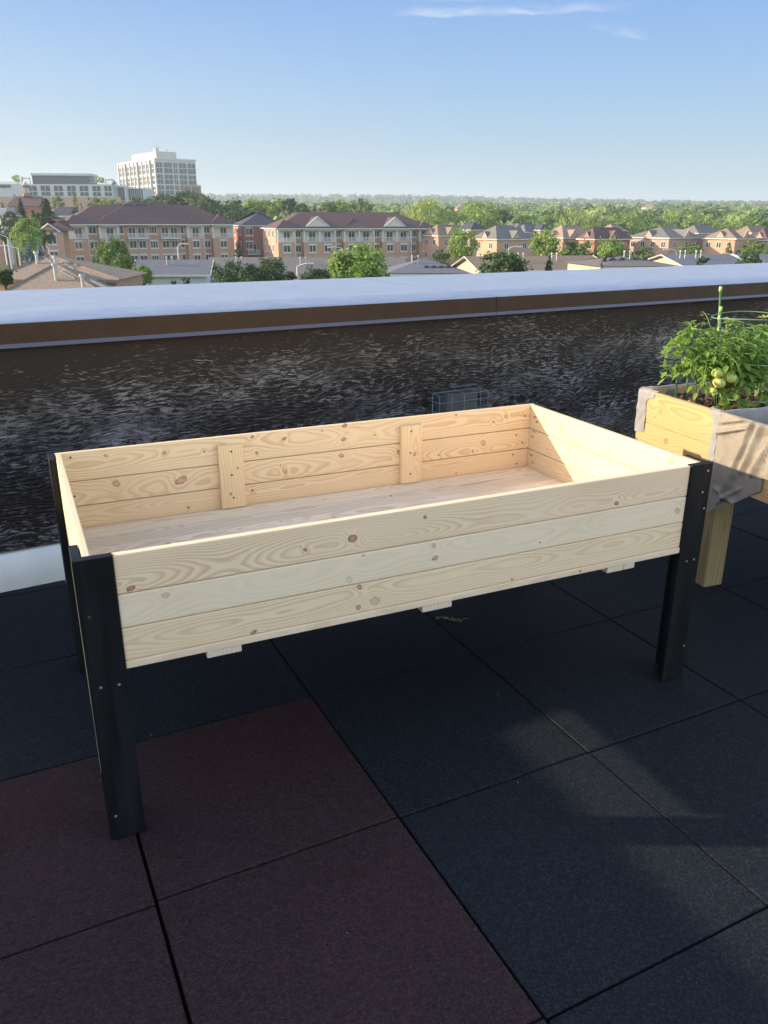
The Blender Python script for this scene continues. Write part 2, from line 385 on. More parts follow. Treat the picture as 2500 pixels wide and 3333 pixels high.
for s in (-1, 1): wl((s*W2, -D2*.5, zt-.005), (s*W2, -D2*.5, zb))
for (x, z) in ((0, zt+.012), (-W2-.012, .43), (W2+.012, .43)):
    gd.tube([(x+.009*math.cos(a*.785), -.003, z+.009*math.sin(a*.785)) for a in range(9)], .0025, 6)
gd.build('wire_guard', m_wire, fx, smooth=True)

# ------------------------------------------------------------------ the raised planter bed
TH = -0.029056; PO = Vector((-.67315, .23656, 0)); L_, W_ = 1.8298, .9484; BW = .084; HT = .7451; HB = .463
bed = thing('planter_bed', 'new empty pale pine planter bed standing on four black board legs', 'planter', PO, TH)
ZR = [(.4820, .5630), (.5652, .6470), (.6492, .7435)]                    # three courses of boards
def board(name, m, x0, x1, y0, y1, z0, z1, bv=.0032, parent=bed, rot=None):
    b = MB(); cx, cy, cz = (x0+x1)/2, (y0+y1)/2, (z0+z1)/2
    b.bbox(x0-cx, x1-cx, y0-cy, y1-cy, z0-cz, z1-cz, bv, 2)
    return b.build(name, m, parent, (cx, cy, cz), smooth=False)
def kn(lst, cx, cz): return [(x-cx, z-cz, r, d) for (x, z, r, d) in lst]
cx = L_/2
fk = [[(.114, .500+.0, .0, 0)]]
E1, E2, E3 = (.96, .715, .495), (.95, .75, .545), (.96, .725, .49)
Lt = (.60, .40, .24)
front = [
 (ZR[2], E1, (.66, .42, .24), [(.65, .691, .0095, .9), (.525, .682, .0045, 1), (.851, .717, .0045, 1), (1.476, .664, .006, .95), (.114, .659, .006, .9)], 165, 1.3, -.02, .034, .62),
 (ZR[1], E2, (.74, .60, .41), [(.188, .627, .007, .35), (.879, .633, .006, .5), (.884, .597, .006, .7), (1.216, .585, .0025, 1), (1.716, .605, .009, .45), (.678, .640, .003, .6), (.64, .580, .009, .2)], 130, 5.1, .01, .05, .4),
 (ZR[0], E3, (.68, .46, .26), [(.667, .555, .0065, .8), (.664, .498, .006, .8), (.711, .506, .012, .35), (.387, .488, .005, .95), (1.13, .488, .004, .7)], 150, 8.4, .015, .030, .58)]
for (zr, ea, la, ks, fq, sd_, z0, d0, ct) in front:
    m = wood('pine_front', sd_, ea, la, kn(ks, cx, (zr[0]+zr[1])/2), fq, z0, d0, contrast=ct)
    board('side_board', m, BW+.0006, L_-BW-.0006, .006, .026, zr[0], zr[1])
m_trim = wood('pine_trim', 33, (.92, .70, .50), (.70, .52, .34), [(.45, .0, .004, .8)], 90)
board('bottom_trim', m_trim, BW+.0006, L_-BW-.0006, .003, .026, .4615, .4808, .003)
W_a = (.86, .66, .42); W_b = (.60, .37, .17)
back = [
 (ZR[2], [(.17, .722, .005, .7), (.355, .71, .005, .9), (.484, .701, .004, .9), (.652, .732, .004, .9), (.766, .714, .005, .8), (.665, .674, .005, .9), (.906, .729, .003, .9), (.993, .737, .006, 1), (.988, .688, .006, .8), (1.111, .692, .004, .8), (1.45, .732, .004, .8), (1.676, .708, .006, .7), (1.62, .69, .005, .7)], 145, 11.2, .01, .05),
 (ZR[1], [(.192, .625, .010, .6), (.399, .609, .012, .6), (.763, .596, .007, .6), (.978, .628, .008, .7), (.748, .62, .003, .8), (1.212, .613, .009, .6), (1.578, .610, .011, .5), (1.531, .582, .005, .6), (1.38, .584, .004, .8)], 135, 14.7, -.02, .05),
 (ZR[0], [(.416, .510, .0045, .9), (.642, .54, .0045, .95), (1.46, .50, .004, .6)], 160, 19.9, .02, .03)]
for (zr, ks, fq, sd_, z0, d0) in back:
    m = wood('pine_back', sd_, W_a, W_b, kn(ks, cx, (zr[0]+zr[1])/2), fq, z0, d0, contrast=.6)
    board('side_board', m, BW*.2, L_-BW*.2, W_-.040, W_-.021, zr[0], zr[1])
board('bottom_trim', m_trim, BW+.001, L_-BW-.001, W_-.026, W_-.003, .4615, .4808, .003)
right = [
 (ZR[2], [(.706, .699, .010, .45), (.484, .692, .005, .45), (.139, .719, .010, .5), (.877, .700, .004, .8), (.862, .684, .004, .8)], 21.4, .0, .045, .45),
 (ZR[1], [(.329, .628, .004, .5), (.653, .633, .009, .35), (.87, .641, .003, .8), (.884, .62, .0035, .8), (.781, .595, .0045, .5), (.521, .640, .004, .4), (.427, .640, .004, .5)], 25.8, -.03, .06, .3),
 (ZR[0], [(.585, .542, .006, .5), (.882, .542, .004, .8), (.45, .52, .004, .4)], 29.1, .01, .025, .7)]
def end_boards(xc, data, ea, la, mir):
    cy = W_/2
    for (zr, ks, sd_, z0, d0, ct) in data:
        m = wood('pine_end', sd_, ea, la, kn(ks, cy, (zr[0]+zr[1])/2), 145, z0, d0, axes='yxz', contrast=ct)
        board('end_board', m, xc-.0095, xc+.0095, .027, W_-.041, zr[0], zr[1])
    board('bottom_trim', m_trim, xc-.0095, xc+.0095, BW+.03, W_-BW-.03, .4615, .4808, .003)
end_boards(L_-.0310, right, (.72, .55, .345), (.56, .37, .18), 1)
end_boards(.0310, [(ZR[2], [], 41., 0, .03, .5), (ZR[1], [], 43., 0, .05, .5), (ZR[0], [], 45., .01, .03, .5)], (.80, .64, .42), (.62, .42, .22), 1)
fks = [(.462, .711, .010, .55), (1.121, .787, .008, .9), (.887, .849, .004, .9), (.677, .696, .004, .8), (.853, .665, .005, .8), (.554, .808, .003, .7), (.951, .875, .003, .7), (1.375, .874, .003, .6), (.30, .66, .006, .5), (1.25, .70, .004, .7), (1.0, .60, .005, .6), (.75, .50, .005, .6)]
nb = 9; bw = (W_-.084)/nb
for k in range(nb):
    y0 = .042+k*bw; y1 = y0+bw-.0028; yc = (y0+y1)/2
    ks = [(x-cx, y-yc, r*.8, d) for (x, y, r, d) in fks if y0 < y < y1]
    q_ = (.80, .92, .86, .98, .84, .95, .88, .80, .93)[k]; m = wood('pine_floor', 51+k*3.7, (.96*q_, .80*q_, .61*q_), (.66*q_, .44*q_, .28*q_), ks, 90, rnd.uniform(-.03, .03), rnd.uniform(.03, .06), axes='xzy', contrast=.6)
    board('floor_board', m, .042, L_-.042, y0, y1, .474, .4925-.0010*(k % 3), .0036)
for (a, b, sd_, ks) in ((.528, .612, 61., [(.03, .02, .004, .8), (-.06, -.01, .0035, .9)]), (1.212, 1.297, 67., [(-.0, .01, .006, .7)])):
    m = wood('batten_wood', sd_, (.86, .65, .39), (.66, .42, .20), ks, 110, .01, .03, axes='zyx', contrast=.55)
    o = board('batten', m, a, b, W_-.0598, W_-.0408, .4935, .7165, .002)
m_scr = mat('screw_brown', (.11, .08, .05), .45, .5, metal=.5)
m_scl = mat('screw_bright', (.75, .75, .72), .3, .7, metal=.8)
def screw(parent, x, y, z, ax, m, r=.0036, name='screw'):
    s = MB(); seg = 12; n = {'x': Vector((ax[1], 0, 0)), 'y': Vector((0, ax[1], 0))}[ax[0]] if isinstance(ax, tuple) else Vector((0, 0, 1))
    a = Vector((0, 0, 1)); b = n.cross(a)
    vs = [n*.0011*1]+[(a*math.cos(t)+b*math.sin(t))*r+n*.0006 for t in [6.2832*k/seg for k in range(seg)]]+[(a*math.cos(t)+b*math.sin(t))*r for t in [6.2832*k/seg for k in range(seg)]]
    fs = [(0, 1+k, 1+(k+1) % seg) for k in range(seg)]+[(1+k, 1+seg+k, 1+seg+(k+1) % seg, 1+(k+1) % seg) for k in range(seg)]
    s.add(vs, fs); return s.build(name, m, parent, (x, y, z))
yb = W_-.0402
for (x, z) in ((.065, .728), (.062, .600), (.062, .520), (L_-.065, .700), (L_-.10, .625), (L_-.07, .590), (L_-.11, .545), (L_-.09, .505)): screw(bed, x, yb, z, ('y', -1), m_scr)
for x in (.572, 1.252):
    for z in (.695, .612, .530): screw(bed, x+.004*math.sin(z*90), W_-.0602, z, ('y', -1), m_scr)
xr = L_-.0408
for (y, z) in ((.877, .700), (.862, .684), (.875, .642), (.884, .618), (.882, .542), (.867, .515)): screw(bed, xr, y, z, ('x', -1), m_scr)
# cleats under the floor, their cut ends showing below the front trim
for k, (a, b) in enumerate(((.270, .356), (.850, .941), (1.470, 1.574))):
    m = wood('cleat_wood', 71+k, (.86, .68, .53), (.68, .48, .34), (), 90, axes='yxz')
    c = MB(); c.bbox(-(b-a)/2, (b-a)/2 - (.042 if k == 2 else 0), -.44, .44, -.0095, .0095, .0035, 2)
    if k == 2: c.bbox((b-a)/2-.0405, (b-a)/2, -.44, .44, -.0095, .0095, .0035, 2)
    c.build('cleat', m, bed, ((a+b)/2, .4475, .4508))
# black L-shaped legs
def black_paint():
    def bd(g, b):
        o = g.obj(); n = g.noise(g.vm('MULTIPLY', o, (30, 30, 2.2)), 1, 4, .6); n3 = g.noise(o, 7, 3)
        edge = g.noise(o, 45, 3, .7)
        c = g.mix(g.ss(n, .35, .7), (.0025, .003, .0042), (.0115, .0125, .0155))
        c = g.mix(g.m('MULTIPLY', g.ss(edge, .70, .76), .35), c, (.10, .09, .075))
        g.put(b.inputs['Base Color'], c); g.put(b.inputs['Roughness'], g.m('ADD', g.m('MULTIPLY', n3, .25), .42))
        g.put(b.inputs['Normal'], g.bump(n, .35, .001))
    return mat('black_paint', (.015, .015, .017), .5, .28, build=bd)
m_blk = black_paint()
m_raw = varied('raw_edge', (.30, .26, .18), .3, 20, rough=.7, stretch=(1, 1, .1))
def leg(px, py, sx, sy):
    r = bpy.data.objects.new('leg', None); C.objects.link(r)
    b = MB(); b.bbox(0, BW, 0, .022, 0, HT+.001, .0018, 2)
    o = MB(); 
    # front-facing board and the end-facing board behind it
    me = MB(); x0, x1 = (0, BW) if sx > 0 else (-BW, 0); y0, y1 = (0, .022) if sy > 0 else (-.022, 0)
    me.bbox(x0, x1, y0, y1, .0028, HT+.001, .0022, 2)
    xa, xb = (.001, .0205) if sx > 0 else (-.0205, -.001); ya, yb_ = (.0225, .0225+.082) if sy > 0 else (-.0225-.082, -.0225)
    me.bbox(xa, xb, ya, yb_, .0028, HT-.0005, .0022, 2)
    bpy.data.objects.remove(r)
    return me.build('leg', m_blk, bed, (px, py, 0))
lfl = leg(0, 0, 1, 1); lfr = leg(L_, 0, -1, 1); leg(0, W_, 1, -1); leg(L_, W_, -1, -1)
# raw plywood edge of the near leg that the black paint missed
e_ = MB(); e_.bbox(-.0012, .0004, .0018, .0042, .20, HT-.006, .0002); e_.build('raw_edge', m_raw, lfl)
for (x, z, k) in ((.024, .430, lfl), (.064, .428, lfl), (.018, .070, lfl), (.020, .610, lfl), (-.052, .430, lfr), (-.022, .431, lfr), (-.012, .600, lfr), (-.028, .655, lfr), (-.018, .722, lfr), (-.010, .120, lfr)):
    screw(k, x, -.0001, z, ('y', -1), m_scl if z != .610 else m_scr, .0034)
# ------------------------------------------------------------------ neighbouring planters
NA = Vector((1.727, .666, 0)); NR = -0.1002
m_end = lambda sd_, z0, ks: wood('cedar_end', sd_, (.50, .325, .165), (.37, .20, .085), ks, 85, z0, .05, axes='yxz', contrast=.6, rough=.5)
nbp = thing('planter_bed', 'golden wooden planter bed with grey liner holding the tomato plant', 'planter', NA, NR)
def nboard(name, m, x0, x1, y0, y1, z0, z1, parent, bv=.002):
    cx, cy, cz = (x0+x1)/2, (y0+y1)/2, (z0+z1)/2
    b = MB(); b.bbox(x0-cx, x1-cx, y0-cy, y1-cy, z0-cz, z1-cz, bv, 2); return b.build(name, m, parent, (cx, cy, cz))
nboard('end_board', m_end(81., .02, [(.10-.0, .0, .010, .3), (.13, -.03, .004, .6)]), 0, .020, 0, .494, .6045, .742, nbp)
nboard('end_board', m_end(87., -.04, [(.045, .022, .011, .75), (-.19, -.045, .005, .9)]), 0, .020, 0, .494, .465, .6035, nbp)
m_side = wood('cedar_side', 91., (.72, .52, .30), (.54, .33, .15), (), 85, .02, .04, contrast=.5)
for (z0, z1) in ((.465, .6035), (.6045, .742)):
    nboard('side_board', m_side, .0205, 1.30, .474, .494, z0, z1, nbp); nboard('side_board', m_side, .0205, 1.30, 0, .020, z0, z1, nbp)
nboard('floor_board', m_side, .0205, 1.30, .0205, .4735, .47, .49, nbp)
nboard('end_board', m_end(83., .0, []), 1.3005, 1.32, 0, .494, .465, .742, nbp)
m_legw = wood('cedar_leg', 95., (.36, .27, .14), (.24, .17, .08), (), 60, .01, .03, axes='zyx', contrast=.7)
for (lx, ly, s) in ((.030, -.012, 1), (1.18, -.012, 1), (.030, .40, 1), (1.18, .40, 1)):
    b = MB(); b.bbox(-.046, .046, -.011, .011, -.23, .23, .002, 2); b.bbox(-.046, -.024, .0125, .088, -.23, .23, .002, 2)
    b.build('leg', m_legw, nbp, (lx+.046, ly+.011, .233))
nb2 = thing('planter_bed', 'planter bed at the right edge with beige fabric draped over its side', 'planter', NA, NR)
m_end2 = m_end(99., .01, [])
nboard('side_board', m_end2, 0.001, .020, -.90, -.004, .6045, .738, nb2); nboard('side_board', m_end2, .001, .020, -.90, -.004, .465, .6035, nb2)
nboard('side_board', m_side, .56, .58, -.90, -.004, .465, .738, nb2); nboard('end_board', m_side, .021, .559, -.90, -.88, .465, .738, nb2)
nboard('floor_board', m_side, .021, .559, -.879, -.006, .466, .486, nb2)
for (lx, ly) in ((.03, -.86), (.45, -.86)):
    b = MB(); b.bbox(-.046, .046, -.02, .02, -.23, .23, .002, 2); b.build('leg', m_legw, nb2, (lx+.046, ly, .233))
# ---- soil
def soil_mat():
    def bd(g, b):
        o = g.obj(); a = g.noise(o, 45, 5, .7); v = g.vor(o, 90, 'F1', 1)
        c = g.mix(g.ss(a, .3, .7), (.030, .019, .013), (.13, .082, .055)); f = g.sep(v)[0]
        c = g.mix(g.ss(f, .965, .98), c, (.5, .45, .38)); g.put(b.inputs['Base Color'], c)
        g.put(b.inputs['Normal'], g.bump(a, .8, .006))
    return mat('soil', (.1, .06, .04), .9, .2, build=bd)
m_soil = soil_mat()
def soil(x0, x1, y0, y1, z, label):
    b = MB(); nx, ny = int((x1-x0)/.006), int((y1-y0)/.006); vs = []
    for j in range(ny+1):
        for i in range(nx+1):
            x = x0+(x1-x0)*i/nx; y = y0+(y1-y0)*j/ny; P = Vector((x, y, z))
            h = .030*mnoise.noise(P*9)+.016*mnoise.noise(P*34)+.014*abs(mnoise.noise(P*75))+.006*mnoise.noise(P*160)
            ed = min(x-x0, x1-x, y-y0, y1-y); h -= .012*math.exp(-ed/.03)
            vs.append((x, y, z+h))
    b.add(vs, [(j*(nx+1)+i, j*(nx+1)+i+1, (j+1)*(nx+1)+i+1, (j+1)*(nx+1)+i) for j in range(ny) for i in range(nx)])
    o = b.build('soil', m_soil, None, NA, (0, 0, NR), smooth=True); return tag(o, label, 'soil', kind='stuff')
soil(.023, 1.29, .023, .471, .700, 'crumbly dark brown soil around the tomato plant')
soil(.023, .556, -.876, -.010, .672, 'dark soil inside the planter behind the draped fabric')
# ---- liner of the tomato bed
def cloth_mat(name, c1, c2):
    def bd(g, b):
        o = g.obj(); n = g.noise(o, 14, 4, .6); wv = g.noise(o, 420, 2)
        g.put(b.inputs['Base Color'], g.mix(g.ss(n, .3, .7), c1, c2)); g.put(b.inputs['Normal'], g.bump(g.m('ADD', g.m('MULTIPLY', n, 2), g.m('MULTIPLY', wv, .2)), .35, .004))
    return mat(name, c1, .62, .35, build=bd, transl=.12)
m_lin = cloth_mat('liner_grey', (.25, .25, .26), (.31, .31, .32)); m_fab = cloth_mat('fabric_beige', (.25, .222, .195), (.30, .27, .235))
def strip(mb, A, B, prof, n, amp, seed, nrm, taper=None):
    """a ribbon from A to B; prof = list of (outwards, z) pairs, crumpled by amp"""
    vs = []
    for i in range(n+1):
        t = i/n; P = A.lerp(B, t)
        for k, (o, z) in enumerate(prof):
            q = Vector((P.x+nrm.x*o, P.y+nrm.y*o, z)); s_ = amp*mnoise.noise(Vector((t*(B-A).length*16, k*.9+z*9, seed)))
            s2 = amp*mnoise.noise(Vector((t*(B-A).length*45, k*1.7, seed+4)))*.6
            edge = (1.9 if k in (0, len(prof)-1) else 1)
            vs.append((q.x+nrm.x*abs(s_+s2), q.y+nrm.y*abs(s_+s2), q.z+(s_*.8*edge)))
    m = len(prof); mb.add(vs, [(i*m+k, (i+1)*m+k, (i+1)*m+k+1, i*m+k+1) for i in range(n) for k in range(m-1)])
ln = MB(); rimp = [(-.028, .640), (-.024, .70), (-.022, .742), (-.010, .7475), (.002, .7465), (.0045, .73), (.006, .700)]
strip(ln, Vector((0, .496, 0)), Vector((1.3, .496, 0)), rimp, 110, .006, 1, Vector((0, 1, 0)))
rimf = [(-.028, .640), (-.024, .70), (-.022, .742), (-.010, .7475), (.002, .7465), (.0045, .735), (.006, .66)]
strip(ln, Vector((.0, -.001, 0)), Vector((1.3, -.001, 0)), rimf, 110, .007, 2, Vector((0, -1, 0)))
strip(ln, Vector((.0, .471, 0)), Vector((.0, .023, 0)), [(-.027, .655), (-.024, .70), (-.0225, .735), (-.0215, .741)], 30, .002, 3, Vector((-1, 0, 0)))
def flap(mb, poly, off, seed, amp=.003, n=26):            # a piece of cloth lying on the end face, outline in (y, z)
    ys = [p[0] for p in poly]; zs = [p[1] for p in poly]
    def inside(y, z):
        c = False; j = len(poly)-1
        for i in range(len(poly)):
            (a, b), (c2, d) = poly[i], poly[j]
            if (b > z) != (d > z) and y < (c2-a)*(z-b)/(d-b)+a: c = not c
            j = i
        return c
    y0, y1, z0, z1 = min(ys), max(ys), min(zs), max(zs); st = .0035
    ny, nz = int((y1-y0)/st)+1, int((z1-z0)/st)+1; idx = {}; vs = []; fs = []
    def vid(i, k):
        if (i, k) not in idx:
            y = y0+i*st; z = z0+k*st
            d = amp*abs(mnoise.noise(Vector((y*22, z*16, seed))))*2+amp*.4*mnoise.noise(Vector((y*70, z*40, seed)))
            if z > .738: vs.append((-off-d+(z-.738)*1.5, y, .738+(z-.738)*.9))
            else: vs.append((-off-d, y, z))
            idx[(i, k)] = len(vs)-1
        return idx[(i, k)]
    for i in range(ny):
        for k in range(nz):
            if inside(y0+(i+.5)*st, z0+(k+.5)*st): fs.append((vid(i, k), vid(i, k+1), vid(i+1, k+1), vid(i+1, k)))
    mb.add(vs, fs)
flap(ln, [(.500, .750), (.500, .553), (.438, .559), (.437, .62), (.440, .662), (.446, .690), (.433, .708), (.400, .716), (.388, .750)], .003, 5)
flap(ln, [(.004, .750), (.068, .750), (.060, .735), (.030, .708), (.033, .64), (.038, .57), (.030, .50), (.004, .36)], .004, 6)
o = ln.build('liner', m_lin, nbp, smooth=True)
# ---- beige fabric draped over the side of the right-hand planter
def fold(y, z, a, b, wdt, h, sharp=1):
    ax, az = a; bx, bz = b; dx, dz = bx-ax, bz-az; L = math.hypot(dx, dz); t = ((y-ax)*dx+(z-az)*dz)/L/L
    d = ((y-ax)*dz-(z-az)*dx)/L; e = max(0, min(1, t)); end = math.exp(-((t-e)*L/.03)**2)
    return h*end*(math.exp(-(d/wdt)**2) if d > 0 else math.exp(-(d/(wdt*sharp))**2))
hem = [(.004, .330), (-.055, .375), (-.10, .398), (-.147, .427), (-.205, .474), (-.250, .505), (-.2501, .552), (-.44, .555)]
def hemz(y):
    for (a, b) in zip(hem, hem[1:]):
        if b[0] <= y <= a[0]: return a[1]+(b[1]-a[1])*(a[0]-y)/max(1e-6, a[0]-b[0])
    return hem[-1][1]
fb = MB(); ny, nz = 150, 90; vs = []
ycs = [.004-.254*i/100 for i in range(101)]+[-.2502-.19*i/49 for i in range(50)]
for y in ycs:
    hz = hemz(y)+.003*mnoise.noise(Vector((y*60, 0, 1)))
    for k in range(nz+1):
        t = k/nz
        if t < .12: # over the rim, down inside
            q = t/.12; x = .030-.030*q-.003; z = .715+.031*math.sin(min(1, q*1.3)*1.57); x = x if q > .5 else .030-.02*q
        else:
            q = (t-.12)/.88; z = .745+(hz-.745)*q; x = -.004
            d = .010*math.exp(-((z-.72)/.04)**2)*abs(mnoise.noise(Vector((y*18, z*10, 2))))
            d += fold(y, z, (-.168, .738), (-.085, .455), .020, .020, .45)
            d += fold(y, z, (-.205, .735), (-.150, .56), .016, .012, .6)
            d += fold(y, z, (-.006, .664), (-.125, .708), .010, .013, .5)
            d += fold(y, z, (-.03, .712), (-.10, .735), .012, .010, .5)
            d += fold(y, z, (-.27, .72), (-.20, .57), .018, .014, .5)+fold(y, z, (-.36, .74), (-.33, .56), .02, .014, .5)
            d += fold(y, z, (-.04, .44), (-.12, .42), .012, .008, .6)+fold(y, z, (-.06, .40), (-.14, .47), .01, .007, .6)
            d += .006*mnoise.noise(Vector((y*14, z*9, 8)))+.0025*mnoise.noise(Vector((y*45, z*30, 8)))
            free = max(0, (.47-z))*.12; x -= max(.0, d*1.35)+free*(.3+.7*abs(mnoise.noise(Vector((y*9, 2, 2)))))
        vs.append((x, y, z))
m = nz+1
fb.add(vs, [(i*m+k, i*m+k+1, (i+1)*m+k+1, (i+1)*m+k) for i in range(len(ycs)-1) for k in range(nz)])
tag(fb.build('draped_fabric', m_fab, None, NA, (0, 0, NR), smooth=True), 'creased beige fabric sheet hanging over the planter side at the right edge', 'fabric')

# ------------------------------------------------------------------ tomato plant, cages
FRv = Vector((math.cos(YAW), -math.sin(YAW), 0)); FFv = Vector((math.sin(YAW), math.cos(YAW), 0))
def ray(u, v): return RF*FPX + RX*(u-1250) - RU*(v-1666.5)
def on_y(u, v, y): d = ray(u, v); return CAM+d*((y-CAM.y)/d.y)
def c5(x, y, Y=.93): return on_y(2000+x*.3618, 900+y*.3618, Y)
m_stake = varied('stake_green', (.035, .13, .05), .2, 30, rough=.4, spec=.5); m_clip = mat('clip_lime', (.42, .50, .12), .4)
m_string = mat('ring_green', (.10, .20, .13), .4, .5)
cage = thing('tomato_cage', 'tall green tomato cage with lime clips around the tomato plant', 'plant cage', (1.926, .873, .70))
def ctube(name, m, pts, r, r2=None, parent=None, o=(1.926, .873, .70)):
    b = MB(); b.tube([Vector(p)-Vector(o) for p in pts], r, 8, r2); return b.build(name, m, parent, smooth=True)
base = Vector((1.926, .873, .66))
tip = c5(955, 110, .873); dirn = (tip-base)
ctube('stake', m_stake, [base, base+dirn*.5, tip], .0040, None, cage)
tip2 = c5(957, 292, .865); ctube('stake', m_stake, [base+Vector((.012, -.005, 0)), tip2], .0036, None, cage)
for (x, y, Y) in ((955, 112, .873), (957, 292, .865), (945, 370, .872), (940, 475, .872), (927, 768, .873), (912, 1000, .873)):
    p_ = c5(x, y, Y); ctube('clip', m_clip, [p_-Vector((0, 0, .010)), p_+Vector((0, 0, .009))], .0062, None, cage)
B2 = Vector((2.20, 1.02, .66)); B3 = Vector((2.24, .80, .66))
for b_ in (B2, B3): ctube('stake', m_stake, [b_, b_+Vector((0, 0, .34))], .0050, None, cage)
for (ya, rr) in ((372, 1.0), (770, 1.0), (1088, .9)):
    a = c5(940, ya, .873); z = a.z; cc = Vector((a.x, a.y, z))+FRv*.155+FFv*.035
    R_ = (Vector((a.x, a.y, z))-cc).length
    ctube('ring', m_string, [cc+Vector((math.cos(t)*R_, math.sin(t)*R_, .006*math.sin(2*t))) for t in [6.2832*k/28 for k in range(29)]], .0024, None, cage)
cg2 = thing('plant_cage', 'low thin green wire cage of three legs at the left end of the soil', 'plant cage', (1.86, 1.0, .70))
tops = []
for (xa, ya, xb, yb2, Y) in ((566, 1085, 560, 868, .96), (665, 1050, 657, 880, 1.03), (742, 1112, 730, 872, .90)):
    p0 = c5(xa, ya, Y); p1 = c5(xb, yb2, Y); p0.z -= .03; ctube('stake', m_stake, [p0, p1], .0032, None, cg2, (1.86, 1.0, .70)); tops.append(p1)
cc = (tops[0]+tops[1]+tops[2])/3; R_ = max((t-cc).length for t in tops)
ctube('ring', m_stake, [cc+Vector((math.cos(t)*R_, math.sin(t)*R_, 0)) for t in [6.2832*k/24 for k in range(25)]], .0026, None, cg2, (1.86, 1.0, .70))

def leaf_mat(name, a, b_, c, tr=.3):
    def bd(g, b):
        o = g.obj(); n = g.noise(o, 11, 3, .6); f = g.noise(o, 90, 2)
        col = g.mix(g.ss(n, .3, .7), a, b_); col = g.mix(g.m('MULTIPLY', g.ss(f, .5, .8), .5), col, c)
        g.put(b.inputs['Base Color'], col)
    return mat(name, a, .5, .35, build=bd, transl=tr)
m_leaf = leaf_mat('tomato_leaf', (.17, .30, .045), (.25, .38, .075), (.38, .47, .14), .42)
m_stem = varied('tomato_stem', (.22, .32, .11), .2, 20, rough=.5)
def leaflet(mb, base, d, up, L, W, r):                    # pointed, toothed, folded along its midrib and drooping
    d = d.normalized(); s = d.cross(up)
    if s.length < .01: s = Vector((1, 0, 0))
    s.normalize(); n = s.cross(d).normalized()
    prof = [(0, .04), (.14, .62), (.30, .92), (.42, .78), (.52, .86), (.66, .52), (.76, .55), (.88, .22), (1, 0)]
    droop = r.uniform(-.1, .5); curl = r.uniform(.15, .6); vs = []
    for (t, w_) in prof:
        c = base+d*(L*t)-n*(L*droop*t*t)
        w_ *= W*.5
        vs += [c+s*w_+n*(w_*curl), c-n*0.0, c-s*w_+n*(w_*curl)]
    fs = []
    for i in range(len(prof)-1):
        a = i*3; fs += [(a, a+3, a+4, a+1), (a+1, a+4, a+5, a+2)]
    mb.add(vs, fs)
def compound(ml, ms, base, d, L, r, droop=.6, size=1.0):
    d = d.normalized(); up = Vector((0, 0, 1)); pts = []
    for k in range(9):
        t = k/8; pts.append(base+d*L*t+Vector((0, 0, -droop*L*t*t)))
    ms.tube(pts, .0019*size, 5, .0008)
    s = d.cross(up); s.normalize() if s.length > .01 else None
    for q, k in enumerate((2, 3, 5, 6)):
        for sg in (-1, 1):
            tdir = (pts[k+1]-pts[k-1]).normalized(); ld = (tdir*.55+s*sg*.85+Vector((r.uniform(-.2, .2), r.uniform(-.2, .2), r.uniform(-.25, .15))))
            sz = (.034 if q % 2 == 0 else .018)*size*r.uniform(.75, 1.2)
            p0 = pts[k]+ld.normalized()*.008
            leaflet(ml, p0, ld, up+Vector((r.uniform(-.5, .5), r.uniform(-.5, .5), 0)), sz, sz*r.uniform(.5, .68), r)
    leaflet(ml, pts[-1], (pts[-1]-pts[-2]), up, .042*size*r.uniform(.8, 1.15), .025*size, r)
tp = thing('tomato_plant', 'bushy green tomato plant with unripe pale tomatoes growing in the liner bed', 'plant', (2.05, .93, .70))
TO = Vector((2.05, .93, .70))
def tshift(mb): mb.v = [(a-TO.x, b-TO.y, c-TO.z) for (a, b, c) in mb.v]; return mb
ml, ms = MB(), MB(); r = random.Random(21)
roots = [Vector((2.02, .90, .69)), Vector((2.28, .97, .69)), Vector((2.50, .90, .69))]
arms = []
def arm(p0, p1, sag=.0, rad=.005, n=12, bow=.06):
    pts = []
    for k in range(n+1):
        t = k/n; p_ = p0.lerp(p1, t); p_.z += bow*math.sin(t*3.14)-sag*t*t
        p_ += Vector((.01*mnoise.noise(Vector((t*3, p1.x*9, 1))), .01*mnoise.noise(Vector((t*3, p1.x*9, 5))), 0)); pts.append(p_)
    ms.tube(pts, rad, 7, rad*.35); arms.append(pts); return pts
# stems reaching the outline of the bush as the photo shows it
tips = [(700, 470, .90), (600, 600, .93), (640, 720, .90), (570, 810, .95), (760, 560, .98), (860, 440, .93), (720, 850, .86), (1000, 440, .96), (1150, 420, .92), (1100, 520, .82), (1250, 460, .98), (1340, 520, .88),
        (900, 640, .82), (1050, 700, .80), (1200, 650, .80), (1300, 760, .80), (1180, 850, .80), (1330, 930, .80), (800, 760, .82), (1420, 480, .95), (1500, 600, .9), (1600, 520, 1.0), (1450, 800, .82), (1700, 700, .9), (980, 560, .86), (1240, 560, .84), (1380, 640, .84), (1120, 960, .80), (680, 640, .9), (1560, 900, .86)]
for i, (x, y, Y) in enumerate(tips):
    p1 = c5(x, y, Y); rt_ = min(roots, key=lambda q: abs(q.x-p1.x)); pts = arm(rt_, p1, 0, .0048, 12, .05)
    for k in range(3, 13):
        if pts[k].z < .80: continue
        for _ in range(2 if k > 8 else 1):
            a = r.uniform(0, 6.283); d = Vector((math.cos(a)*.8, math.sin(a)*.8-.25, r.uniform(-.05, .55)))
            compound(ml, ms, pts[k], d, r.uniform(.06, .12), r, r.uniform(.1, .7), r.uniform(.7, 1.05))
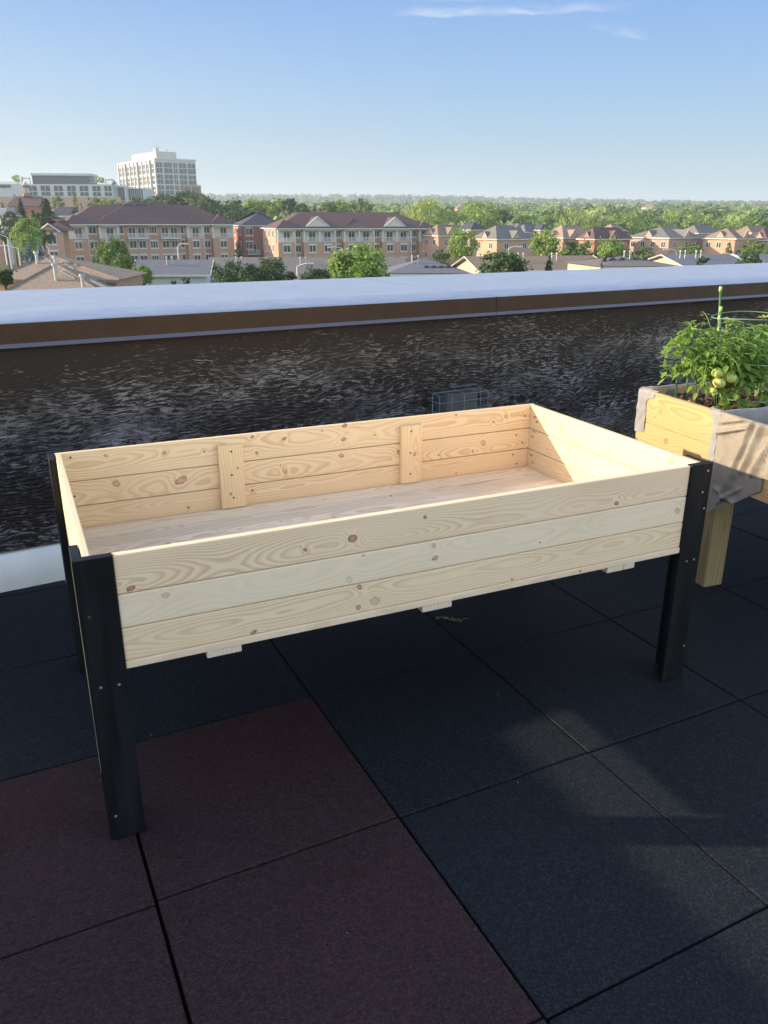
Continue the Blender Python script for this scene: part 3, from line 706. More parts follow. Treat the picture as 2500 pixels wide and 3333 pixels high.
# the branch arching out to the left
q0 = c5(700, 660, .90); pts = [q0, c5(640, 638, .9), c5(570, 628, .9), c5(510, 640, .9), c5(470, 690, .9), c5(455, 740, .9)]
ms.tube(pts, .003, 6, .0015)
for (x, y, dx, dz) in ((510, 610, -.1, .6), (560, 600, .3, .6), (610, 610, .3, .7), (520, 680, .7, -.5), (455, 690, -.7, .1), (452, 745, .0, -1), (650, 600, .2, .8), (470, 660, -.5, .3), (590, 590, .0, .7)):
    leaflet(ml, c5(x, y, .9), Vector((dx, -.15, dz)), Vector((0, -1, .5)), r.uniform(.030, .04), r.uniform(.018, .024), r)
for (x, y) in ((690, 460), (640, 540), (560, 850), (620, 820)):
    for _ in range(4):
        a = r.uniform(0, 6.28); leaflet(ml, c5(x, y, .92), Vector((math.cos(a), -.3, math.sin(a))), Vector((0, -1, .5)), .035, .022, r)
# low leaves by the soil
for (x, y, Y) in ((950, 1160, .80), (990, 1150, .80), (1000, 1060, .80), (1120, 1120, .78), (1190, 960, .78), (1310, 1080, .76), (1350, 1040, .76), (1180, 1150, .78), (1100, 900, .78), (900, 1010, .82), (1060, 1010, .8)):
    for _ in range(3):
        a = r.uniform(0, 6.28); leaflet(ml, c5(x+r.uniform(-25, 25), y+r.uniform(-20, 20), Y), Vector((math.cos(a)*.6, -.4, r.uniform(-1, .2))), Vector((0, -1, .6)), r.uniform(.035, .055), r.uniform(.02, .03), r)
ms.tube([c5(1190, 800, .84), c5(1130, 880, .84), c5(1080, 980, .84)], .005, 7, .004)
tshift(ml).build('foliage', m_leaf, tp, smooth=True); tshift(ms).build('stem', m_stem, tp, smooth=True)
def tomato_mat():
    def bd(g, b):
        z = g.sep(g.obj())[2]; n = g.noise(g.obj(), 30, 2)
        g.put(b.inputs['Base Color'], g.mix(g.ss(g.m('ADD', z, g.m('MULTIPLY', n, .01)), -.02, .028), (.52, .54, .17), (.36, .46, .11)))
        b.inputs['Subsurface Weight'].default_value = .15; b.inputs['Subsurface Radius'].default_value = (.01, .008, .003)
    return mat('green_tomato', (.5, .55, .2), .22, .5, build=bd)
m_tom = tomato_mat()
for (x, y, Y, rr) in ((925, 868, .78, .021), (1040, 905, .77, .026), (942, 955, .78, .024), (1000, 920, .80, .018), (890, 1025, .80, .014), (905, 1048, .80, .011)):
    t = MB(); nu, nv = 20, 12; vs = []
    for j in range(nv+1):
        th_ = math.pi*j/nv
        for i in range(nu):
            ph = 2*math.pi*i/nu; lobes = 1+.035*math.cos(5*ph)*math.sin(th_); rad = rr*math.sin(th_)*lobes*1.05
            z = rr*.88*math.cos(th_)-(.16*rr*math.exp(-(th_/.35)**2))
            vs.append((rad*math.cos(ph), rad*math.sin(ph), z))
    t.add(vs, [(j*nu+i, (j+1)*nu+i, (j+1)*nu+(i+1) % nu, j*nu+(i+1) % nu) for j in range(nv) for i in range(nu)])
    p_ = c5(x, y, Y)-TO; o = t.build('tomato_fruit', m_tom, tp, p_, (r.uniform(-.4, .4), r.uniform(-.4, .4), 0), smooth=True)
    cal = MB()
    for k in range(5):
        a = 1.2566*k; leaflet(cal, Vector((0, 0, rr*.80)), Vector((math.cos(a), math.sin(a), .35)), Vector((0, 0, 1)), rr*.8, rr*.3, r)
    cal.build('calyx', m_stem, o)
fl = MB(); pc = c5(1345, 385, .93)-TO
for k in range(11):
    a = 2.4*k; d = Vector((math.cos(a), math.sin(a), .5+.5*r.random())); leaflet(fl, pc+d*.006, d, Vector((0, 0, 1)), .026, .010, r)
fl.build('flower', mat('flower_yellow', (.62, .58, .10), .5, transl=.3), tp)
# white plant tie
wt = MB(); a, b = c5(965, 482, .86)-TO, c5(1000, 503, .86)-TO; wt.tube([a, b], .004, 5); wt.build('tie', mat('tie_white', (.8, .8, .8), .5), tp)
# ================================================================== the land beyond the roof
FR = Vector((math.cos(YAW), -math.sin(YAW), 0)); FF = Vector((math.sin(YAW), math.cos(YAW), 0)); C0 = Vector((CAM.x, CAM.y, 0))
GZ = -9.0
def far(u, v, D): d = ray(u, v); return CAM+d*(D/d.dot(FF))
def W3(lat, D, z): return C0+FR*lat+FF*D+Vector((0, 0, z))
def tz(D):                                                # height of the land with distance
    pts = [(0, GZ), (330, GZ), (420, -8), (800, 1), (1500, 14), (2200, 30), (3000, 50), (3600, 46), (7000, 40)]
    for (a, b) in zip(pts, pts[1:]):
        if D <= b[0]:
            t = (D-a[0])/(b[0]-a[0]); return a[1]+(b[1]-a[1])*t
    return 40
def ridge(lat, D):                                        # the hill stands higher to the left
    t = max(0, min(1, (D-2000)/900)); q = max(0, min(1, (lat/max(D, 1)+.05)/.45)); return 17*t*(1-q*q*(3-2*q))
gb = MB(); RS = [0, 15, 40, 80, 120, 160, 200, 250, 330, 420, 600, 800, 1100, 1500, 1850, 2200, 2600, 3000, 3600, 4600, 6000]; NA_ = 96; vs = [(C0.x, C0.y, GZ)]
for R_ in RS[1:]:
    for k in range(NA_):
        a = 2*math.pi*k/NA_; hz = tz(R_); n = 0 if R_ < 300 else mnoise.noise(Vector((math.cos(a)*R_/700, math.sin(a)*R_/700, 1)))*R_*.004
        Q_ = Vector((math.cos(a)*R_, math.sin(a)*R_, 0)); vs.append((C0.x+Q_.x, C0.y+Q_.y, hz+n+(ridge(Q_.dot(FR), Q_.dot(FF)) if Q_.dot(FF) > 1 else 0)))
fs = [(0, 1+k, 1+(k+1) % NA_) for k in range(NA_)]
for i in range(len(RS)-2):
    for k in range(NA_): a = 1+i*NA_+k; b = 1+i*NA_+(k+1) % NA_; fs.append((a, a+NA_, b+NA_, b))
gb.add(vs, fs)
m_gnd = varied('grass_ground', (.060, .085, .030), col2=(.10, .095, .055), scale=.02, rough=.9, spec=.1)
tag(gb.build('ground', m_gnd, smooth=True), kind='structure')
m_road = varied('asphalt', (.11, .11, .115), .15, .3, rough=.85, spec=.2)
def ribbon(name, m, pts, w_, z):
    b = MB(); vs = []
    for i, p_ in enumerate(pts):
        t = (Vector(pts[min(i+1, len(pts)-1)])-Vector(pts[max(i-1, 0)])).normalized(); s_ = Vector((-t.y, t.x, 0))*w_/2; q = Vector(p_)
        vs += [tuple(q+s_), tuple(q-s_)]
    b.add([(x, y, z) for (x, y, zz) in vs], [(2*i, 2*i+1, 2*i+3, 2*i+2) for i in range(len(pts)-1)])
    return tag(b.build(name, m), kind='structure')
ribbon('road', m_road, [W3(-80, 60, 0), W3(-56, 92, 0), W3(-52, 108, 0), W3(-47, 122, 0), W3(-40, 140, 0)], 9, GZ+.02)
ribbon('road', m_road, [W3(-60, 128, 0), W3(-20, 132, 0), W3(40, 138, 0), W3(120, 150, 0)], 8, GZ+.03)

# ------------------------------------------------------------------ materials
def brick_mat(name, a, b_, mortar=(.42, .36, .32)):
    def bd(g, b):
        n = g.new('ShaderNodeTexBrick'); o = g.sep(g.obj()); g.put(n.inputs['Vector'], g.comb(g.m('ADD', o[0], o[1]), o[2], 0))
        n.inputs['Scale'].default_value = 3.2; n.inputs['Color1'].default_value = (*a, 1); n.inputs['Color2'].default_value = (*b_, 1); n.inputs['Mortar'].default_value = (*mortar, 1)
        n.inputs['Mortar Size'].default_value = .012
        big = g.noise(g.obj(), .6, 4, .65); g.put(b.inputs['Base Color'], g.mix(g.m('MULTIPLY', g.ss(big, .35, .75), .35), n.outputs[0], tuple(x*.7 for x in a)))
    return mat(name, a, .85, .15, build=bd)
m_br1 = brick_mat('brick_orange', (.50, .295, .205), (.44, .25, .175)); m_br2 = brick_mat('brick_red', (.34, .135, .10), (.28, .11, .08)); m_br3 = brick_mat('brick_tan', (.47, .32, .215), (.41, .27, .18)); m_br4 = brick_mat('brick_pink', (.44, .295, .235), (.38, .25, .20))
def shingle(name, c): return varied(name, c, .22, 5, rough=.85, spec=.15, bumps=.2, bscale=4, detail=8)
m_rf_pur = shingle('shingle_maroon', (.115, .075, .078)); m_rf_brn = shingle('shingle_brown', (.22, .165, .13)); m_rf_gry = shingle('shingle_grey', (.155, .148, .150)); m_rf_dk = shingle('shingle_dark', (.065, .068, .095)); m_rf_blu = shingle('shingle_blue', (.135, .145, .175)); m_rf_tan = shingle('shingle_tan', (.26, .205, .165))
m_wht = mat('white_trim', (.56, .56, .55), .5, .3); m_glass = mat('window_glass', (.05, .06, .07), .08, .7); m_crm = varied('cream_siding', (.55, .52, .46), .08, 2); m_rail = mat('railing_white', (.62, .63, .64), .4); m_met = mat('galvanised', (.38, .39, .40), .45, .5, metal=.2)
m_con = varied('pale_concrete', (.47, .49, .51), .06, .5, rough=.7); m_taupe = varied('taupe_panel', (.46, .42, .39), .08, .4); m_gwin = mat('tower_glass', (.055, .075, .10), .25, .4); m_bei = varied('beige_siding', (.42, .37, .29), .06, 2); m_sid = varied('blue_siding', (.48, .53, .56), .06, 2)
def line_s(P0, a, u, v=740):                              # distance along a wall line (from P0, direction a) where the column u falls
    d = ray(u, v); dl, dd = d.dot(FR), d.dot(FF); rel = P0-C0; pl, pd = rel.dot(FR), rel.dot(FF)
    ca, sa = math.cos(a), math.sin(a); k = dl/dd
    return (k*pd-pl)/(ca-k*sa)
def zat(v, D, u=1250): d = ray(u, v); return CAM.z+d.z/d.dot(FF)*D               # height at image row v for depth D (level camera approximation)
def hip(mb, x0, x1, y0, y1, z, h, ins=None, ov=.45, along='x'):
    x0 -= ov; x1 += ov; y0 -= ov; y1 += ov
    if along == 'x':
        i = (y1-y0)/2 if ins is None else ins; ym = (y0+y1)/2; vs = [(x0, y0, z), (x1, y0, z), (x1, y1, z), (x0, y1, z), (x0+i, ym, z+h), (x1-i, ym, z+h)]
        mb.add(vs, [(0, 1, 5, 4), (1, 2, 5), (2, 3, 4, 5), (3, 0, 4), (0, 3, 2, 1)])
    else:
        i = (x1-x0)/2 if ins is None else ins; xm = (x0+x1)/2; vs = [(x0, y0, z), (x1, y0, z), (x1, y1, z), (x0, y1, z), (xm, y0+i, z+h), (xm, y1-i, z+h)]
        mb.add(vs, [(0, 1, 4), (1, 2, 5, 4), (2, 3, 5), (3, 0, 4, 5), (0, 3, 2, 1)])
    return mb
def eave(mb, x0, x1, y0, y1, z, ov=.5, h=.22):
    mb.box(x0-ov, x1+ov, y0-ov, y1+ov, z-h, z-.01)
win_cache = {}
def window(parent, x, y, z, w_, h, side='f', panes=2, head=True):
    """a window standing on the wall: white frame with head and sill, dark panes as its child"""
    key = (round(w_, 1), round(h, 1), side, panes, head)
    if key not in win_cache:
        f = MB(); p_ = MB(); t = .09
        def bx(m_, a0, a1, o0, o1, c0, c1):
            if side == 'f': m_.box(a0, a1, -o1, -o0, c0, c1)
            else: m_.box(-o1, -o0, a0, a1, c0, c1)
        hw = w_/2
        bx(f, -hw, -hw+t, 0, .09, 0, h); bx(f, hw-t, hw, 0, .09, 0, h); bx(f, -hw+t, hw-t, 0, .088, 0, t); bx(f, -hw+t, hw-t, 0, .088, h-t, h)
        for k in range(1, panes): c = -hw+w_*k/panes; bx(f, c-.05, c+.05, 0, .086, t, h-t)
        if head: bx(f, -hw-.12, hw+.12, 0, .12, h+.002, h+.26); bx(f, -hw-.12, hw+.12, 0, .12, -.22, -.002)
        bx(p_, -hw+t, hw-t, .0, .035, t, h-t)
        win_cache[key] = (f.me('window'), p_.me('pane'))
        win_cache[key][0].materials.append(m_wht); win_cache[key][1].materials.append(m_glass)
    a, b = win_cache[key]; o = bpy.data.objects.new('window', a); C.objects.link(o); o.parent = parent; o.location = (x, y, z)
    q = bpy.data.objects.new('pane', b); C.objects.link(q); q.parent = o
    return o
def railing(parent, x0, x1, y, z, h=1.0, m=None):
    r_ = MB(); r_.box(x0, x1, y-.03, y+.03, z+h-.06, z+h); r_.box(x0, x1, y-.03, y+.03, z+.08, z+.13); n = max(2, int((x1-x0)/.17))
    for k in range(n+1): xx = x0+(x1-x0)*k/n; r_.box(xx-.03, xx+.03, y-.02, y+.02, z+.13, z+h-.06)
    r_.build('railing', m_rail, parent)
def place(u, v_, D, a): # Empty frame at the ground under the pixel column u at depth D, turned by a from the image plane
    P_ = far(u, v_, D); return Vector((P_.x, P_.y, GZ)), -YAW+a
# ------------------------------------------------------------------ brick apartment blocks
def c1(x, y): return (x*.42194, 450+y*.42194)
def c2(x, y): return (650+x*.48222, 600+y*.48222)
def c3(x, y): return (1350+x*.69319, 580+y*.69319)
def apartment(name_label, u0, D, a, ubays, mbk, storeys, veave, vridge, ulast, depth=12, extra=None):
    P0, rz = place(u0, 760, D, a); t = thing('apartment_building', name_label, 'building', P0, rz)
    sx = lambda u: line_s(P0, a, u)
    L = sx(ulast); ze = zat(veave, D)-GZ; zb = ze-2.9
    wl_ = MB(); wl_.box(0, L, 0, depth, 0, ze-.02)
    pr = 1.3
    for (ua, ub, kind) in ubays:
        xa, xb = sx(ua), sx(ub)
        if kind.startswith('B'):                           # projecting bay with loggia on top
            wl_.box(xa, xb, -pr, -.001, 0, zb)
            nb_ = int(kind[1]); po = MB(); ps = [xa+.15+(xb-xa-.3)*k/nb_ for k in range(nb_+1)]
            for q in ps: po.box(q-.16, q+.16, -pr+.02, -pr+.34, zb+.002, ze-.25)
            po.box(xa, xb, -pr+.02, -.02, ze-.50, ze-.02)
            po.build('loggia_posts', m_wht, t)
            bk = MB(); bk.box(xa+.02, xb-.02, -.05, -.003, zb+.01, ze-.26); bk.build('loggia_wall', m_crm, t)
            for k in range(nb_):
                railing(t, ps[k]+.16, ps[k+1]-.16, -pr+.12, zb)
                w_ = window(t, (ps[k]*.4+ps[k+1]*.6), -.055, zb+.1, 1.5, 2.05, panes=2, head=False)
                for s_ in range(1, storeys): window(t, (ps[k]+ps[k+1])/2, -pr, zb-2.95*s_+.95, 1.55, 1.45)
        elif kind == 'R':                                  # recess with stairs windows
            xm = (xa+xb)/2; wd = min(1.6, (xb-xa)*.7)
            window(t, xm, 0, zb+1.0, wd, 1.4)
            for s_ in range(1, storeys): window(t, xm, 0, zb-2.95*s_+.9, wd, 1.5)
            dr = MB(); dr.box(xm-wd*.55, xm+wd*.55, -pr*.9, -.02, .0, zb-2.95*(storeys-1)-.4); dr.build('porch_roof', m_rf_pur, t)
        elif kind == 'H':                                  # hung balcony with slab
            sl_ = MB(); sl_.box(xa, xb, -1.5, -.01, zb-.12, zb+.06); sl_.build('balcony_slab', m_wht, t); railing(t, xa, xb, -1.42, zb+.06)
            n_ = 2
            for k in range(n_): window(t, xa+(xb-xa)*(.27+.46*k), -.0, zb+.15, (xb-xa)*.36, 2.1, head=False)
            for s_ in range(1, storeys+1):
                for k in range(n_): window(t, xa+(xb-xa)*(.27+.46*k), 0, zb-2.95*s_+.95, (xb-xa)*.36, 1.5)
        elif kind == 'W':
            for s_ in range(0, storeys+1): window(t, (xa+xb)/2, 0, zb-2.95*s_+.95, (xb-xa)*.75, 1.45, panes=3)
        elif kind == 'N':
            for s_ in range(0, storeys+1): window(t, (xa+xb)/2, 0, zb-2.95*s_+.95, .75, 1.6, panes=1)
    for yy in (depth*.22, depth*.5, depth*.78):            # end wall windows
        for s_ in range(0, storeys+1): window(t, 0, yy, zb-2.95*s_+.95, 1.2, 1.45, side='s')
    for (ua, ub, kind) in ubays:
        if kind.startswith('B'): dp = MB(); xx = sx(ub); dp.box(xx-.06, xx+.06, -pr-.12, -pr-.002, .3, ze-.3); dp.build('downpipe', m_wht, t)
    wl_.build('wall', mbk, t)
    ev = MB(); eave(ev, 0, L, -pr, depth, ze); ev.build('eave_trim', m_wht, t)
    hr = zat(vridge, D+depth/2)-GZ-ze
    rf = MB(); hip(rf, 0, L, -pr, depth, ze, hr, ins=depth*.62)
    for (ua, ub, kind) in ubays:
        if kind.startswith('B') : hip(rf, sx(ua), sx(ub), -pr-.05, depth*.45, ze+.02, min(hr*.62, (sx(ub)-sx(ua))*.45), along='y', ov=.5)
    if extra: extra(t, sx, ze, rf, hr, depth, pr)
    rf.build('roof', m_rf_pur, t)
    return t
def ex1(t, sx, ze, rf, hr, depth, pr):                     # higher middle roof and little vents
    a, b = sx(c1(745, 0)[0]), sx(c1(1600, 0)[0]); hip(rf, a, b, -pr, depth+.5, ze+.03, hr*1.13, ins=depth*.70)
    for x in (1015, 1050, 1105, 1135, 1165, 1215): v_ = MB(); q = sx(c1(x, 0)[0]); v_.box(q-.3, q+.3, depth*.36, depth*.42, ze+hr*.85, ze+hr*1.03); v_.build('roof_vent', m_rf_dk, t)
apartment('long three storey orange brick apartment building behind the brown tiled hall', c1(502, 0)[0], 175, .47,
  [(c1(502, 0)[0], c1(665, 0)[0], 'B1'), (c1(668, 0)[0], c1(752, 0)[0], 'R'), (c1(756, 0)[0], c1(905, 0)[0], 'B1'), (c1(915, 0)[0], c1(955, 0)[0], 'N'), (c1(972, 0)[0], c1(1130, 0)[0], 'H'),
   (c1(1140, 0)[0], c1(1216, 0)[0], 'W'), (c1(1228, 0)[0], c1(1380, 0)[0], 'H'), (c1(1385, 0)[0], c1(1420, 0)[0], 'N'), (c1(1432, 0)[0], c1(1556, 0)[0], 'B1'), (c1(1560, 0)[0], c1(1625, 0)[0], 'R'), (686, 753, 'B1')],
  m_br1, 3, 733, 668, 753, extra=ex1)
def ex2(t, sx, ze, rf, hr, depth, pr):
    for (xa, xm, xb) in ((715, 785, 858), (1238, 1305, 1370)):
        a, m_, b = sx(c2(xa, 0)[0]), sx(c2(xm, 0)[0]), sx(c2(xb, 0)[0]); h_ = 1.75; y = -pr+.25; z0 = ze+.45
        gm = MB(); gm.add([(a, y, z0), (b, y, z0), (m_, y, z0+h_), (a, y+.2, z0), (b, y+.2, z0), (m_, y+.2, z0+h_)], [(0, 1, 2), (3, 5, 4), (0, 2, 5, 3), (1, 4, 5, 2), (0, 3, 4, 1)])
        gb_ = gm.build('gable', m_crm, t)
        tr = MB()
        for (p_, q) in (((a-.25, z0-.1), (m_, z0+h_+.12)), ((b+.25, z0-.1), (m_, z0+h_+.12))): tr.tube([(p_[0], y-.08, p_[1]), (q[0], y-.08, q[1])], .14, 4)
        tr.box(a, b, y-.12, y-.01, z0-.16, z0); tr.build('gable_trim', m_wht, gb_)
        rf.add([(a-.2, y-.1, z0), (m_, y-.1, z0+h_+.1), (m_, depth*.45, z0+h_+.1), (a-.2, depth*.3, z0)], [(0, 1, 2, 3)]); rf.add([(b+.2, y-.1, z0), (m_, y-.1, z0+h_+.1), (m_, depth*.45, z0+h_+.1), (b+.2, depth*.3, z0)], [(3, 2, 1, 0)])
apartment('orange brick apartment building with two white roof gables', c2(515, 0)[0], 181, .38,
  [(c2(a, 0)[0], c2(b, 0)[0], k) for a, b, k in ((515, 632, 'B1'), (634, 688, 'R'), (690, 905, 'B2'), (907, 958, 'R'), (960, 1165, 'B2'), (1167, 1218, 'R'), (1220, 1415, 'B2'), (1417, 1468, 'R'), (1470, 1562, 'B1'))],
  m_br1, 3, 744, 690, 1404, extra=ex2)
# red brick annex between the two
P0, rz = place(c2(290, 0)[0], 760, 196, .38); t = thing('apartment_building', 'darker red brick block with white balcony between the two apartment buildings', 'building', P0, rz); sx = lambda u: line_s(P0, .38, u)
ze = zat(735, 196)-GZ; L = sx(c2(470, 0)[0]); b = MB(); b.box(0, L, 0, 11, 0, ze); b.build('wall', m_br2, t); ev = MB(); eave(ev, 0, L, 0, 11, ze); ev.build('eave_trim', m_wht, t)
b = MB(); hip(b, 0, L+3, 0, 11, ze, zat(690, 202)-GZ-ze); b.build('roof', m_rf_dk, t)
for z in (ze-2.2, ze-5.2): window(t, sx(c2(332, 0)[0]), 0, z, 1.7, 1.6)
for yy in (2, 5, 8):
    for z in (ze-2.2, ze-5.2, ze-8): window(t, 0, yy, z, 1.1, 1.5, side='s')
sl_ = MB(); sl_.box(sx(c2(312, 0)[0]), sx(c2(392, 0)[0]), -1.4, -.01, ze-6.5, ze-6.35); sl_.build('balcony_slab', m_wht, t); railing(t, sx(c2(312, 0)[0]), sx(c2(392, 0)[0]), -1.35, ze-6.35); window(t, sx(c2(350, 0)[0]), 0, ze-6.3, 2.0, 2.3, head=False)
# small brick house with a white trimmed gable at the far left
P0, rz = place(c1(322, 0)[0], 800, 160, .25); t = thing('brick_house', 'small orange brick house with a white trimmed front gable beside the long apartment building', 'house', P0, rz); sx = lambda u: line_s(P0, .25, u)
ze = zat(c1(0, 725)[1], 160)-GZ; L = sx(c1(480, 0)[0]); b = MB(); b.box(0, L, 0, 9, 0, ze); xm = sx(c1(375, 0)[0]); zp = zat(c1(0, 668)[1], 160)-GZ; xg = xm*2-.1
b.add([(0, -.02, ze), (xg, -.02, ze), (xm, -.02, zp-.2), (0, .2, ze), (xg, .2, ze), (xm, .2, zp-.2)], [(0, 1, 2), (3, 5, 4)]); b.build('wall', m_br1, t)
b = MB(); hip(b, -.3, L+2, .1, 9, ze, zat(c1(0, 632)[1], 165)-GZ-ze, ov=.4); b.add([(-.5, -.3, ze-.2), (xm, -.3, zp), (xm, 5, zp), (-.5, 4, ze-.2)], [(0, 1, 2, 3)]); b.add([(xg+.5, -.3, ze-.2), (xm, -.3, zp), (xm, 5, zp), (xg+.5, 4, ze-.2)], [(3, 2, 1, 0)]); b.build('roof', m_rf_pur, t)
b = MB(); b.tube([(-.5, -.36, ze-.25), (xm, -.36, zp-.02), (xg+.5, -.36, ze-.25)], .16, 4); b.build('gable_trim', m_wht, t)
for v_ in (798, 852): window(t, sx(c1(392, 0)[0]), -.02, zat(v_*1.0-10, 160)-GZ-.6, 1.5, 1.7)
# ------------------------------------------------------------------ detached houses to the right
def house(label, uL, uC, uR, D, a, veave, vridge, mw, mr, gable=None, fw=2, sw=2, mwl=None, grp='houses beyond the apartment buildings'):
    P0, rz = place(uC, 760, D, a); t = thing('brick_house', label, 'house', P0, rz, group=grp)
    LF = line_s(P0, a, uR); LS = abs(line_s(P0, a+math.pi/2, uL)); LS = max(4, min(LS, 16))
    ze = zat(veave, D)-GZ; hr = max(1.6, zat(vridge, D+4)-GZ-ze)
    b = MB(); b.box(0, LF, 0, LS, 0, ze); b.build('wall', mw, t)
    ev = MB(); eave(ev, 0, LF, 0, LS, ze, .45); ev.build('eave_trim', m_wht, t)
    rf = MB(); al = 'x' if LF > LS else 'y'; hip(rf, 0, LF, 0, LS, ze, hr*.92, ins=min(LF, LS)*.40, ov=.5, along=al)
    for k in range(fw):
        for z in (ze-2.1, ze-4.9): window(t, LF*(k+.5)/fw, 0, z, 1.2, 1.3, head=False)
    for k in range(sw):
        for z in (ze-2.1, ze-4.9): window(t, 0, LS*(k+.5)/sw, z, 1.2, 1.3, side='s', head=False)
    if gable is not None:
        gx = LF*gable; w_ = 1.5; z0 = ze-.25; h_ = 1.9
        g_ = MB(); g_.add([(gx-w_, -.25, z0), (gx+w_, -.25, z0), (gx, -.25, z0+h_), (gx-w_, 0, z0), (gx+w_, 0, z0), (gx, 0, z0+h_)], [(0, 1, 2), (3, 5, 4), (0, 3, 4, 1)]); go = g_.build('gable', mw, t)
        g2 = MB(); g2.tube([(gx-w_-.2, -.34, z0-.1), (gx, -.34, z0+h_+.1), (gx+w_+.2, -.34, z0-.1)], .07, 4); g2.build('gable_trim', m_wht, go)
        rf.add([(gx-w_-.2, -.4, z0-.05), (gx, -.4, z0+h_+.08), (gx, LS*.4, z0+h_+.08), (gx-w_-.2, LS*.25, z0-.05)], [(0, 1, 2, 3)]); rf.add([(gx+w_+.2, -.4, z0-.05), (gx, -.4, z0+h_+.08), (gx, LS*.4, z0+h_+.08), (gx+w_+.2, LS*.25, z0-.05)], [(3, 2, 1, 0)])
        gs = LS*.5; s2 = MB(); s2.add([(-.25, gs-1.4, z0), (-.25, gs+1.4, z0), (-.25, gs, z0+1.7), (0, gs-1.4, z0), (0, gs+1.4, z0), (0, gs, z0+1.7)], [(0, 2, 1), (3, 4, 5), (0, 1, 4, 3)]); so_ = s2.build('gable', mw, t)
        s3 = MB(); s3.tube([(-.34, gs-1.6, z0-.1), (-.34, gs, z0+1.8), (-.34, gs+1.6, z0-.1)], .065, 4); s3.build('gable_trim', m_wht, so_)
        rf.add([(-.4, gs-1.6, z0-.05), (-.4, gs, z0+1.78), (LF*.4, gs, z0+1.78), (LF*.25, gs-1.6, z0-.05)], [(3, 2, 1, 0)]); rf.add([(-.4, gs+1.6, z0-.05), (-.4, gs, z0+1.78), (LF*.4, gs, z0+1.78), (LF*.25, gs+1.6, z0-.05)], [(0, 1, 2, 3)])
    for k in range(3): vt = MB(); vt.box(LF*(.35+.12*k), LF*(.35+.12*k)+.3, LS*.42, LS*.42+.3, ze+hr*.6, ze+hr*.88); vt.build('roof_vent', m_rf_dk, t)
    rf.build('roof', mr, t); return t
X3 = lambda x: c3(x, 0)[0]; Y3 = lambda y: c3(0, y)[1]
house('orange brick house with tan roof just right of the gabled apartment building', X3(40), X3(112), X3(250), 188, .6, Y3(268), Y3(212), m_br1, m_rf_brn, .4)
house('grey roofed house with orange lit side and dark gable behind the two front willows', X3(278), X3(388), X3(562), 182, .55, Y3(284), Y3(214), m_br3, m_rf_gry, .5)
house('long pink brick house with light tan roof right of the willow tree', X3(600), X3(700), X3(850), 196, .5, Y3(276), Y3(212), m_br4, m_rf_tan, .3, 3)
house('red brick house with dark maroon roof beside the light tan roof', X3(775), X3(848), X3(1018), 184, .5, Y3(282), Y3(222), m_br2, m_rf_pur, .5)
house('wide pink brick house with grey roof in the right half of the row', X3(1010), X3(1198), X3(1362), 186, .62, Y3(275), Y3(220), m_br4, m_rf_gry, .5, 3, 4)
house('orange brick house with brown roof near the right edge', X3(1366), X3(1510), X3(1600), 184, .7, Y3(277), Y3(224), m_br1, m_rf_brn, .5, 2, 3)
house('brown roofed brick house cut off by the right edge', X3(1590), X3(1660), X3(1800), 190, .6, Y3(283), Y3(224), m_br3, m_rf_pur, .5)
bl = ['grey roofed house behind the orange brick house by the gabled apartments', 'dark roofed house peeking out behind the grey roofed house with orange lit side', 'blue grey roof second row left of the long tan roof', 'small dark roof in the second row behind the tan roofed house', 'tan roof peeking over the wide pink brick house', 'grey hip roof behind the wide pink brick house at its right', 'brown roof behind the right edge houses']
for lab, (ua, uc, ub, ev_, rg_, mr) in zip(bl, ((200, 262, 330, 240, 200, m_rf_dk), (380, 470, 560, 245, 208, m_rf_gry), (470, 520, 590, 250, 210, m_rf_blu), (560, 590, 640, 240, 208, m_rf_dk), (880, 930, 985, 240, 208, m_rf_tan), (1245, 1330, 1440, 252, 211, m_rf_gry), (1505, 1580, 1680, 250, 214, m_rf_brn))):
    house(lab, X3(ua), X3(uc), X3(ub), 228, .6, Y3(ev_), Y3(rg_), m_br3, mr, None, 1, 1, grp='second row of houses')
